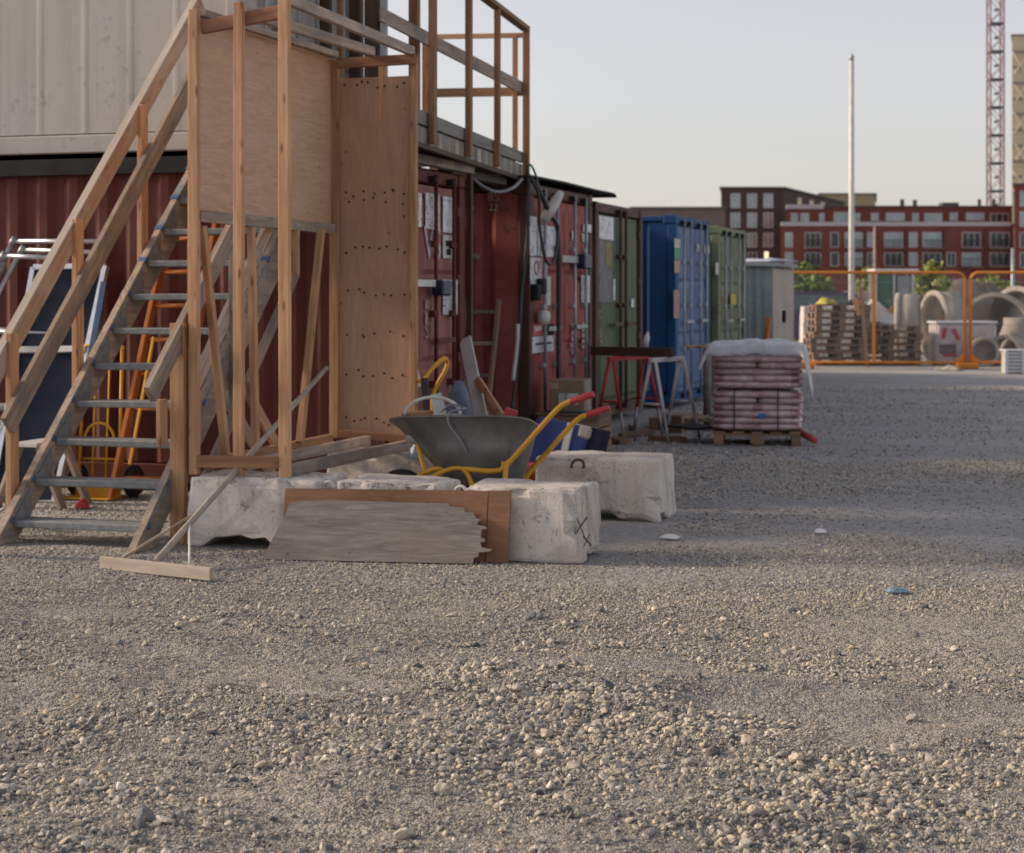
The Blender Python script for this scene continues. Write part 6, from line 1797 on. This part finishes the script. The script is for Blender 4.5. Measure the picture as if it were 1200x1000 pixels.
gx = px_on(p, q, 922)[0]
for x in (1012, 1061, 1105, 1154):
    s0, _ = px_on(p, q, x); obj('drain_pipe', MB().box((0, 0, 0), (0.18, hL - 0.5, 0.18)), BRK_D, tR, wall_M(p, q, s0, hL / 2 - 0.1, 0.12))
for x, w, h in ((1060, 0.5, 1.0), (1075, 0.5, 0.9), (1115, 2.2, 0.5), (1151, 0.4, 1.0), (1168, 0.4, 1.0)):
    s0, _ = px_on(RD(*ua), RD(*ub), x); obj('roof_vent', MB().cbox((w, h, w), 0.03), ROOFM, tR, wall_M(RD(*ua), RD(*ub), s0, hU + h / 2 + 0.15, -1.5))
# taller corner block at the right
ta, tb = RDp(1188.5, 233), RDp(1260, 233)
tT = prism_building('corner_brick_building', 'taller red brick corner block joined to the long brick block', [ta, tb, (tb[0] + 10, 255), (ta[0] * 255 / 233 + 0.5, 255)], EYE + (HZ - 217) * 233 / F, BRK_R)
p, q = RD(*ta), RD(*tb)
wins(tT, p, q, [(xa, xa + 11, ya, ya + 18, g_, 1) for xa in (1195, 1215, 1235) for ya, g_ in ((224, 'a'), (248, 'a'), (272.5, 'd'), (296, 'd'))], None)
# low brown rooftop behind the containers
prism_building('brown_low_building', 'low brown building showing between the blue container and the dark block', [RDp(740, 200), RDp(850, 200), RDp(850, 215), RDp(742, 215)], EYE + (HZ - 245) * 200 / F, plain('brown_render', (0.16, 0.125, 0.115), 0.8, 0, 0.15, 1, 0))
# pale high-rise with a diagonal facade grid
def tower():
    D = 330.0
    ra, rb = RDp(1186, D), RDp(1290, D)
    h = EYE + (HZ - 42) * D / F
    t = prism_building('tower_block', 'tall pale high-rise with a diagonal facade grid', [ra, rb, (rb[0] + 8, D + 20), (ra[0] * (D + 20) / D + 0.5, D + 20)], h, plain('tower_cream', (0.66, 0.55, 0.38), 0.6, 0, 0.15, 0.5, 0))
    p, q = RD(*ra), RD(*rb)
    L = (q - p).length
    TG = plain('tower_grid', (0.82, 0.70, 0.52), 0.6, 0, 0.1, 1, 0)
    for i in range(-14, 9):
        for s in (1, -1):
            x0 = i * 3.4; a = []
            for k in range(60):
                z = 3 + k; x = x0 + s * (z - 3) * 0.62 if s > 0 else (i * 3.4 + 20) - (z - 3) * 0.62
                if 0.1 <= x <= L - 0.1 and z < h - 0.5: a.append((x, z))
            if len(a) > 3:
                A, Bq = a[0], a[-1]
                M1 = wall_M(p, q, A[0], A[1], 0.18).translation; M2 = wall_M(p, q, Bq[0], Bq[1], 0.18 + (0.06 if s > 0 else 0)).translation
                beam('facade_rib', M1, M2, 0.3, 0.35, TG, t)
    for k in range(13):
        z = 20 + k * 2.9
        if z < h - 1: beam('floor_band', wall_M(p, q, 0.1, z, 0.05).translation, wall_M(p, q, L - 0.1, z, 0.05).translation, 0.12, 0.5, plain('tower_band', (0.30, 0.27, 0.22), 0.5, 0, 0.2, 1, 0) if 'tower_band' not in bpy.data.materials else bpy.data.materials['tower_band'], t)  # floor bands darker than the cream wall
tower()
def crane():
    D = 255.0
    c = RD(*RDp(1166.5, D))
    t = thing('tower_crane', 'red and white lattice mast of a tower crane behind the brick block', 'crane', (c.x, c.y, 0))
    M0 = T(c) @ RZ(YAW)
    CR = plain('crane_red', (0.33, 0.17, 0.17), 0.5, 0, 0.2, 1, 0); CG = plain('crane_dark', (0.10, 0.10, 0.12), 0.5, 0, 0.2, 1, 0)
    hw, sec, n = 0.95, 4.0, 16
    for sx in (-1, 1):
        for sy in (-1, 1):
            obj('mast_chord', MB().box((0, 0, 0), (0.20, 0.20, n * sec)), CR, t, M0 @ T((sx * hw, sy * hw, n * sec / 2)))
    lat = MB()
    for k in range(n):
        z = k * sec
        for sy in (-1, 1):
            for (a, b) in (((-hw, sy * hw, z), (hw, sy * hw, z + sec / 2)), ((hw, sy * hw, z + sec / 2), (-hw, sy * hw, z + sec))):
                M, L = frame_to(a, b); lat.box((0, 0, 0), (L, 0.09, 0.09), M)
                M, L = frame_to((a[1] if False else sy * hw, a[0], a[2]), (sy * hw, b[0], b[2])); lat.box((0, 0, 0), (L, 0.09, 0.09), M)
    obj('lattice', lat, CR, t, M0)
    for k in range(n + 1):
        fr = MB()
        for s in (-1, 1):
            fr.box((0, s * hw, 0), (2 * hw, 0.16, 0.30)); fr.box((s * hw, 0, 0), (0.16, 2 * hw, 0.30))
        obj('mast_collar', fr, CG, t, M0 @ T((0, 0, k * sec)))
        obj('ladder_platform', MB().box((0, 0, 0), (0.5, 0.5, 0.35)), CG, t, M0 @ T((0.1, 0, k * sec + 2.0)))
crane()
